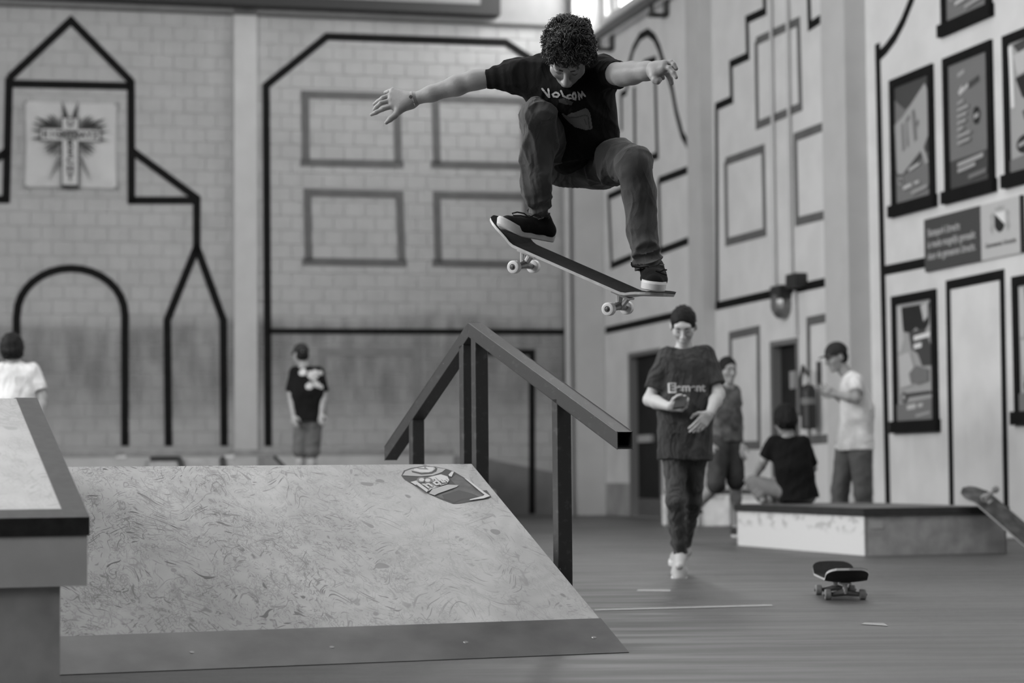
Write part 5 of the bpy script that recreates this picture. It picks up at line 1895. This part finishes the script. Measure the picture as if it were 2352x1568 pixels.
# left hand of the skater (right in the picture)
HR = Field()
yr = 7.90
hq = lambda x, y, dy=0.0: P(1400 + x / 13.07, 110 + y / 13.07, yr + dy)
HR.cone(hq(1000, 680, .05), hq(1400, 650), .031, .026, .012)
HR.cone(hq(1400, 620), hq(1640, 470, -.03), .022, .014, .02).cone(hq(1400, 650), hq(1640, 580, -.04), .022, .014, .02).cone(hq(1400, 690), hq(1580, 700, -.03), .022, .014, .02)
HR.cone(hq(1360, 720), hq(1340, 860, -.02), .022, .018, .02)
for pts, rs in ((((1640, 470, -.03), (1860, 430, -.04), (1930, 500, -.05), (2000, 620, -.055)), (.0105, .0095, .009, .0078)),
                (((1640, 580, -.04), (1800, 610, -.055), (1920, 740, -.065), (2000, 880, -.07)), (.0108, .0098, .009, .0072)),
                (((1600, 680, -.03), (1740, 780, -.02), (1830, 930, -.01), (1870, 1060, -.005)), (.0105, .0098, .009, .0074)),
                (((1540, 700, -.02), (1570, 800, .0), (1600, 900, .01)), (.0105, .0098, .0085)),
                (((1340, 860, -.02), (1370, 960, -.03), (1440, 1000, -.035), (1510, 960, -.03)), (.0165, .0135, .0115, .009))):
    HR.chain([hq(*p) for p in pts], list(rs), .004)
parts.append(HR.mesh(.0026))
vv, ff = merge(parts)
obj('body', vv, ff, 'skin', hero, smooth=True)
brows(hero, HC, hr, hf, hu, 1.0, 'hair')

# wristband
wd = (hp(1950, 520) - hp(1480, 640)).normalized()
wc = hp(1505, 640)
a1 = Vector((0, 0, 1)) - wd * wd.z
a1.normalize()
a2 = wd.cross(a1)
n = 24
vs, fs = [], []
for h_, rr in ((-.008, .0300), (-.008, .0320), (.008, .0330), (.008, .0310)):
    vs += [wc + wd * h_ + (a1 * math.cos(2 * math.pi * k / n) + a2 * math.sin(2 * math.pi * k / n)) * rr for k in range(n)]
for j in range(4):
    for k in range(n):
        k2 = (k + 1) % n
        fs.append((j * n + k, j * n + k2, ((j + 1) % 4) * n + k2, ((j + 1) % 4) * n + k))
wb_ = obj('wristband', vs, fs, mat('paper_wristband', .33, .6, .3, 60), hero)
vs, fs = [], []
for h_ in (-.0082, .0082):
    for k in range(7):
        ang = R(-38 - 62 * k / 6)
        # lower camera side of the wrist
        dirv = Vector((0, -1, 0)) * math.cos(ang) + Z * math.sin(ang)
        dirv = (dirv - wd * dirv.dot(wd)).normalized()
        vs.append(wc + wd * h_ + dirv * .0338)
for k in range(6):
    fs.append((k, k + 1, 7 + k + 1, 7 + k))
obj('band_label', vs, fs, 'white', wb_)
dirv = (Vector((0, -1, 0)) * math.cos(R(12)) + Z * math.sin(R(12)))
dirv = (dirv - wd * dirv.dot(wd)).normalized()
MB().lathe(wc + dirv * .0322, dirv, [(0, .007), (.002, .006)], 12).build('band_logo', 'darkgrey', wb_)

# black tee
Tt = Field()
Tt.cone(P(1305, 335, 8.50), P(1258, 200, 8.35), .112, .100, .06).cone(P(1368, 322, 8.46), P(1362, 200, 8.33), .100, .082, .06, fa=True)
Tt.cone(P(1335, 330, 8.46), P(1308, 205, 8.30), .10, .105, .05, fa=True)
Tt.cone(P(1245, 172, 8.33), P(1378, 166, 8.31), .070, .062, .05)
Tt.cone(P(1306, 190, 8.33), P(1306, 160, 8.30), .075, .068, .04, fb=True)
Tt.chain([P(1240, 172, 8.33), P(1185, 173, 8.34)], [.078, .066], .04, fold=(.003, 2.2, .4))
Tt.cone(P(1190, 172, 8.34), P(1117, 181, 8.355), .067, .040, .03, fb=True, fold=(.0028, 3.2, 1.1))
Tt.cone(shR, lerp(shR, elR, .72), .066, .052, .035, fb=True)
Tt.cone(P(1412, 200, 8.16), P(1431, 198, 8.10), .014, .006, .02)
tv, tf = Tt.mesh(.0065)
tv = wrinkle(tv, tf, .007, 60, 5, bias=(.2, .1, .5))
tee = obj('t_shirt', tv, tf, 'tee_black', hero, smooth=True)

# shirt print: lettering above a grey drawing
EXs = Vector((1, 0, 0)) * (8.2 / F_PX)
EYs = Vector((0, 0, -1)) * (8.2 / F_PX)
org = P(1300, 240, 8.2)
view = (org - Vector((0, 0, CAM_H))).normalized()
zt_ = lambda pts: [(1220 + x / 5.6 - 1300, 40 + y / 5.6 - 240) for x, y in pts]
letters = {'V': [[(140, 910), (225, 1020)], [(220, 915), (232, 1020)]],
           'O': [[(310, 962), (275, 985), (290, 1015), (340, 1018), (362, 990), (340, 966), (310, 962)]],
           'L': [[(385, 940), (415, 1010), (440, 1022)]],
           'C': [[(505, 995), (470, 1005), (460, 1030), (490, 1042), (515, 1040)]],
           'O2': [[(552, 962), (532, 1005), (545, 1048), (570, 1055), (578, 1010), (565, 968), (552, 962)]],
           'M': [[(622, 1055), (612, 975), (650, 1020), (660, 965), (697, 1012)]]}
for nm, st in letters.items():
    for poly in stroke_polys([zt_(s_) for s_ in st], 24 / 5.6):
        if len(poly) > 12:
            half = len(poly) // 2
            quads = [[poly[i], poly[i + 1], poly[-2 - i], poly[-1 - i]] for i in range(half - 1)]
        else:
            quads = [poly]
        for qd in quads:
            pts, fs_ = dense(qd, 1.0)
            if fs_: conform(tee, pts, fs_, org, EXs, EYs, view, 'offwhite', hero, 'letter_print', .0035)
for m, poly, lf in (('lightgrey_art', [(385, 1240), (410, 1235), (450, 1270), (520, 1225), (560, 1225), (700, 1170), (730, 1180), (765, 1240), (795, 1440), (760, 1455), (700, 1460), (560, 1420), (480, 1350), (420, 1290)], .003),
                    ('darkgrey', [(350, 1050), (420, 1035), (500, 1070), (540, 1090), (520, 1130), (440, 1120), (360, 1090)], .003),
                    ('darkgrey', [(480, 1290), (600, 1280), (690, 1255), (740, 1270), (735, 1280), (690, 1268), (600, 1294), (480, 1302)], .005),
                    ('darkgrey', [(680, 1310), (690, 1310), (722, 1390), (712, 1390)], .005),
                    ('darkgrey', [(735, 1280), (745, 1285), (765, 1440), (752, 1440)], .005)):
    if m not in M: M['lightgrey_art'] = mat('grey_shirt_print', .13, .8)
    pts, fs_ = dense(zt_(poly), 1.3)
    conform(tee, pts, fs_, org, EXs, EYs, view, m, hero, 'shirt_print', lf)

# dark jeans
Jn = Field()
Jn.cone(hipL, hipR, .095, .095, .04).cone(P(1310, 340, 8.60), P(1370, 335, 8.58), .09, .09, .04)
Jn.cone(P(1330, 385, 8.56), P(1390, 385, 8.56), .07, .07, .05)
Jn.chain([hipL, lerp(hipL, knL, .5), knL], [.098, .086, .072], .035)
Jn.chain([knL, P(1233, 350, 8.30), P(1233, 440, 8.36)], [.072, .068, .067], .02)
Jn.cone(P(1233, 430, 8.36), P(1237, 498, 8.40), .067, .050, .02, fb=True, fold=(.006, 3.0, .5))
Jn.chain([hipR, lerp(hipR, knR, .5), knR], [.100, .088, .074], .035)
Jn.chain([knR, P(1468, 440, 8.17), P(1474, 520, 8.18), P(1480, 560, 8.19)], [.074, .066, .057, .056], .02)
Jn.cone(P(1480, 555, 8.19), P(1491, 618, 8.20), .056, .058, .02, fb=True, fold=(.006, 3.0, 1.2))
jv, jf = Jn.mesh(.0065)
jm = near([knL, knR, P(1235, 450, 8.36), P(1478, 560, 8.19), P(1300, 380, 8.5), P(1400, 385, 8.45)], .13)
jv = wrinkle(jv, jf, .021, 50, 11, mask=lambda q: .35 + .65 * jm(q))
obj('jeans', jv, jf, 'denim_dark', hero, smooth=True)

# skate shoes on the deck
bnl = bn
hxL = (Vector((-.80, -.52, 0)))
heelL = P(1264, 556, 8.46)
sL, wL = shoe(hero, heelL, heelL + Vector((-.80, -.52, .10)), (.10, -.16, 1), ('shoe_black', 'rubber'), .255, bend=.22, ankle=P(1236, 490, 8.41), res=.0045)
heelR = P(1496, 655, 8.30)
sR, wR = shoe(hero, heelR, heelR + Vector((-.03, -.92, -.16)), (.12, -.30, .95), ('shoe_black', 'rubber'), .262, ankle=P(1490, 605, 8.22), res=.0045)
for root_, pts in ((sL, [(1216, 500), (1204, 490), (1188, 487), (1176, 490), (1180, 495), (1196, 495), (1214, 499)]), (sL, [(1214, 500), (1230, 492), (1243, 497), (1240, 500)]),
                   (sR, [(1506, 622), (1516, 624), (1526, 619), (1532, 620)]), (sR, [(1506, 622), (1520, 628), (1532, 632)]), (sR, [(1450, 602), (1452, 612), (1470, 614), (1490, 612)])):
    yy = 8.28 if root_ is sL else 8.08
    MB().tube([P(x, y, yy) for x, y in pts], .0028, 6).build('loose_lace', 'shoe_black', root_)

# curls
Hc = Field()
Hc.ell(HC + hf * -.012 + hu * .036, (hr, hf, hu), (.092, .112, .100), .02)
Hc.ell(HC - hf * .055 - hu * .03, (hr, hf, hu), (.085, .062, .06), .03)
hv, hfc = Hc.mesh(.006, [(HC + hf * .094 + hu * .022, -(hu * .75 - hf * .66)), (HC - hu * .085, -hu)])
hv = wrinkle(hv, hfc, .017, 105, 9, terms=6)
hairo = obj('hair', hv, hfc, 'hair', hero, smooth=True)
rs = random.Random(4)
cb = MB()
cnt = 0
while cnt < 2800:
    v = Vector((rs.gauss(0, 1), rs.gauss(0, 1), rs.gauss(0, 1))).normalized()
    x, y, z = v
    if z < -.55 and y > -.3: continue
    if y > .30 and z < .26 - (.9 - y) * .5: continue
    if y > .2 and z < .1: continue
    p = HC + hf * -.012 + hu * .034 + hr * x * .092 + hf * y * .112 + hu * z * .102
    nrm = (hr * x + hf * y + hu * z).normalized()
    lump = math.sin(5.2 * x + 1.3) * math.sin(4.7 * y + .6) + .8 * math.sin(8.1 * z + 3.0 * x) * math.sin(6.4 * y - 2.0 * z)
    p = p + nrm * (.010 * lump - .002)
    flow = Vector((math.sin(7 * y + 2.1) + .6 * math.sin(13 * z), math.sin(8 * z + .7) + .6 * math.sin(12 * x), math.sin(7.5 * x + 4.0) + .6 * math.sin(14 * y)))
    flow = hr * flow.x + hf * flow.y + hu * flow.z + Vector((rs.gauss(0, .45), rs.gauss(0, .45), rs.gauss(0, .45)))
    tg = nrm.cross(flow).normalized()
    bt2_ = nrm.cross(tg)
    ln, cr, turns = rs.uniform(.022, .042), rs.uniform(.005, .010), rs.uniform(.7, 1.3)
    lean = tg * rs.uniform(.5, 1.0) + nrm * rs.uniform(.0, .35)
    pts = []
    ph = rs.uniform(0, 6.28)
    for k in range(9):
        t = k / 8
        a = ph + t * turns * 6.283
        pts.append(p + lean * ln * t + (nrm * math.cos(a) + bt2_ * math.sin(a)) * cr * (1 - .3 * t))
    w0_ = rs.uniform(.0009, .0019)
    cb.tube(pts, [w0_ * (1, 1.1, 1.1, 1, 1, .95, .85, .7, .4)[k] for k in range(9)], 4, cap=False)
    cnt += 1
cb.build('curls', 'hair', hairo, smooth=True, kind='stuff')

# ------------------------------------------------------------------ walker with a phone
Y = 13.0
q = lambda x, y, dy=0.0: at(x, y, Y + dy)
sh_floor = 0.0
J = dict(head=q(1570, 748), neck=q(1573, 800, .03), shL=q(1530, 818, .02), shR=q(1622, 815, .04),
         elL=q(1492, 918, -.02), wrL=q(1538, 934, -.24), elR=q(1650, 905, -.02), wrR=q(1630, 950, -.20),
         hipL=q(1551, 1035), hipR=q(1596, 1035, .02), knL=q(1551, 1150, -.12), anL=q(1563, 1278, -.05), toeL=q(1560, 1300, -.26),
         knR=q(1590, 1150, .05), anR=q(1570, 1255, .42), toeR=q(1552, 1300, .30))
walker, wtee, fr = person('boy in dark lettered tee and jeans walking while reading a phone', J, (-.12, -.86, -.48), s=.96, res=.009, skin='skin2', top='tee_grey', sleeve=.78, hem=.06, loose=.030,
                          bottom='denim_mid', legw=.92, shoes=('shoe_white', 'rubber') if 'shoe_white' in M else ('lightgrey', 'rubber'), wr_amp=.008,
                          handL=dict(d=(.8, -.55, .02), n=(-.35, -.6, -.6), t=(.1, -.3, .9), curl=(.75, .8, .85, .9), thumb=.4),
                          handR=dict(d=(-.6, -.35, -.65), n=(.4, -.85, .2), t=(-.6, -.3, .6), curl=(.25, .3, .35, .4), thumb=.4), sole_up={'L': (0, -.55, .8), 'R': (0, -.2, .98)})
# lettering across the tee
oo = q(1580, 888, -.25)
ex_, ey_ = Vector((1, 0, 0)), Vector((0, 0, 1))
vs_, fs_ = tris_of_text('lement', .068, .002)
conform(wtee, [(x + .022, y) for x, y in vs_], fs_, oo, ex_, ey_, Vector((0, 1, 0)), 'lightgrey', walker, 'lettering', .006)
pts, fs_ = dense([(-.105, -.03), (-.058, -.03), (-.058, .03), (-.105, .03)], .012)
conform(wtee, pts, fs_, oo, ex_, ey_, Vector((0, 1, 0)), 'offwhite', walker, 'letter_box_print', .005)
vs_, fs_ = tris_of_text('E', .06, .003)
conform(wtee, [(x - .082, y) for x, y in vs_], fs_, oo, ex_, ey_, Vector((0, 1, 0)), 'darkgrey', walker, 'lettering', .008)
# phone in the hand
pc = q(1562, 924, -.33)
phx, phy, phz = Vector((.92, -.3, .1)).normalized(), Vector((.3, .8, .55)).normalized(), None
phz = phx.cross(phy).normalized()
phy = phz.cross(phx)
ph = empty('phone', pc, 'dark mobile phone held by the walking boy', 'phone')
MB().box(pc, phx * .034, phy * .062, phz * .005).build('phone_case', 'black', ph)
MB().box(pc - phz * .0055, phx * .030, phy * .052, phz * .0006).build('phone_screen', mat('dim_screen', .2, .2), ph)

# ------------------------------------------------------------------ boy in a patterned vest behind him
Y = 18.8
J = dict(head=q(1671, 850), neck=q(1672, 882, .02), shL=q(1640, 897), shR=q(1688, 900, .06), elL=q(1625, 965), wrL=q(1632, 1020, -.08), elR=q(1697, 962, .12), wrR=q(1700, 1020, .0),
         hipL=q(1652, 1010), hipR=q(1681, 1010, .05), knL=q(1644, 1112, -.15), anL=q(1600, 1166, .22), toeL=q(1590, 1190, .30), knR=q(1690, 1105, .0), anR=q(1691, 1212, .12), toeR=q(1712, 1236, -.08))
person('boy in patterned top and dark shorts striding behind the phone reader', J, (.35, -.9, -.1), s=.94, res=.011, skin='skin', top='tee_pattern', sleeve=.5, hem=.02, loose=.02, bottom='short_dark', leg=.56, legw=1.1,
       shoes=('short_dark', 'rubber'))

# ------------------------------------------------------------------ seated boy seen from behind
Y = 18.3
J = dict(head=q(1803, 968, -.02), neck=q(1810, 998), shL=q(1776, 1014, .02), shR=q(1846, 1015, .0), elL=q(1754, 1058, .05), wrL=q(1735, 1094, .22), elR=q(1866, 1075, .16), wrR=q(1800, 1098, .30),
         hipL=q(1815, 1130), hipR=q(1852, 1132), knL=q(1730, 1108, .20), anL=q(1752, 1148, .1), knR=q(1775, 1118, .42), anR=q(1790, 1150, .2))
person('boy in black tee sitting with his back turned on the white box', J, (-.45, .88, -.15), s=.97, res=.011, top='tee_black', sleeve=.85, hem=.07, loose=.022, bottom='khaki', legw=1.0, hair='hair2', hairkind='messy', feet=False)

# ------------------------------------------------------------------ boy in white tee and cap
Y = 19.3
J = dict(mid=q(1970, 940), head=q(1921, 820), neck=q(1938, 850, .02), shL=q(1950, 874, .14), shR=q(1966, 872, -.14), elR=q(1966, 915, -.26), wrR=q(1920, 907, -.22), elL=q(1950, 925, .24), wrL=q(1914, 905, .12),
         hipL=q(1948, 1022, .09), hipR=q(1976, 1022, -.09), knL=q(1930, 1125, .12), anL=q(1928, 1225, .14), knR=q(1982, 1128, -.08), anR=q(1988, 1226, -.02), toeL=q(1910, 1238, .1), toeR=q(1955, 1242, -.06))
person('boy in white tee and dark cap standing hunched behind the white box', J, (-.90, -.30, -.28), s=1.0, res=.011, skin='skin', top='tee_white', sleeve=.7, hem=.05, loose=.038, bottom='trouser_grey', legw=1.25, cap='cap', brim=(0, 1),
       handR=dict(d=(-.8, -.1, .5), n=(-.2, -.9, .2), curl=(.8, .85, .9, .9)))

# ------------------------------------------------------------------ boy in black printed tee at the back
Y = 22.0
J = dict(head=q(691, 815), neck=q(697, 838), shL=q(676, 853), shR=q(733, 853), elL=q(668, 905, .02), wrL=q(674, 955, -.1), elR=q(744, 905), wrR=q(738, 950, -.12),
         hipL=q(696, 950), hipR=q(722, 950), knL=q(690, 1035), anL=q(690, 1110), toeL=q(688, 1119, .2), knR=q(717, 1037), anR=q(717, 1112), toeR=q(718, 1119, .2))
kid, ktee, fr = person('boy in cap and black printed tee standing with back turned by the wall', J, (-.55, .80, -.15), s=.88, res=.012, top='tee_black', sleeve=.9, hem=.08, loose=.035, bottom='trouser_grey', leg=.57, legw=1.15, cap='cap', brim=(0, 1), hair='hair2')
oo = q(703, 870, -.3)
k_ = 22.0 / F_PX
for poly in (ellipse(-12, -18, 9, 8), [(2, -20), (20, -24), (24, -8), (14, 4), (4, -2), (-2, -10)], ellipse(4, 14, 9, 8), [(14, 0), (24, 4), (28, 16), (20, 18), (12, 12)], ellipse(28, -16, 6, 5), ellipse(29, 16, 6, 5)):
    pts, fs_ = dense([(x * k_, -y * k_) for x, y in poly], .012)
    conform(ktee, pts, fs_, oo, Vector((1, 0, 0)), Vector((0, 0, 1)), Vector((0, 1, 0)), 'offwhite', kid, 'shirt_print', .006)

# ------------------------------------------------------------------ boy in white tee at the left edge
Y = 17.5
J = dict(head=q(27, 806), neck=q(32, 830), shL=q(2, 850), shR=q(76, 850), elL=q(-25, 910), wrL=q(-20, 975, -.1), elR=q(96, 912), wrR=q(90, 970, -.12),
         hipL=q(22, 990), hipR=q(58, 990), knL=q(22, 1115), anL=q(22, 1245), toeL=q(20, 1262, .2), knR=q(58, 1115), anR=q(60, 1245), toeR=q(62, 1262, .2))
person('boy in white tee partly hidden behind the sloping ledge', J, (-.3, .93, -.1), s=.98, res=.012, top='tee_white', sleeve=.75, hem=.06, loose=.032, bottom='denim_mid', hairkind='messy')
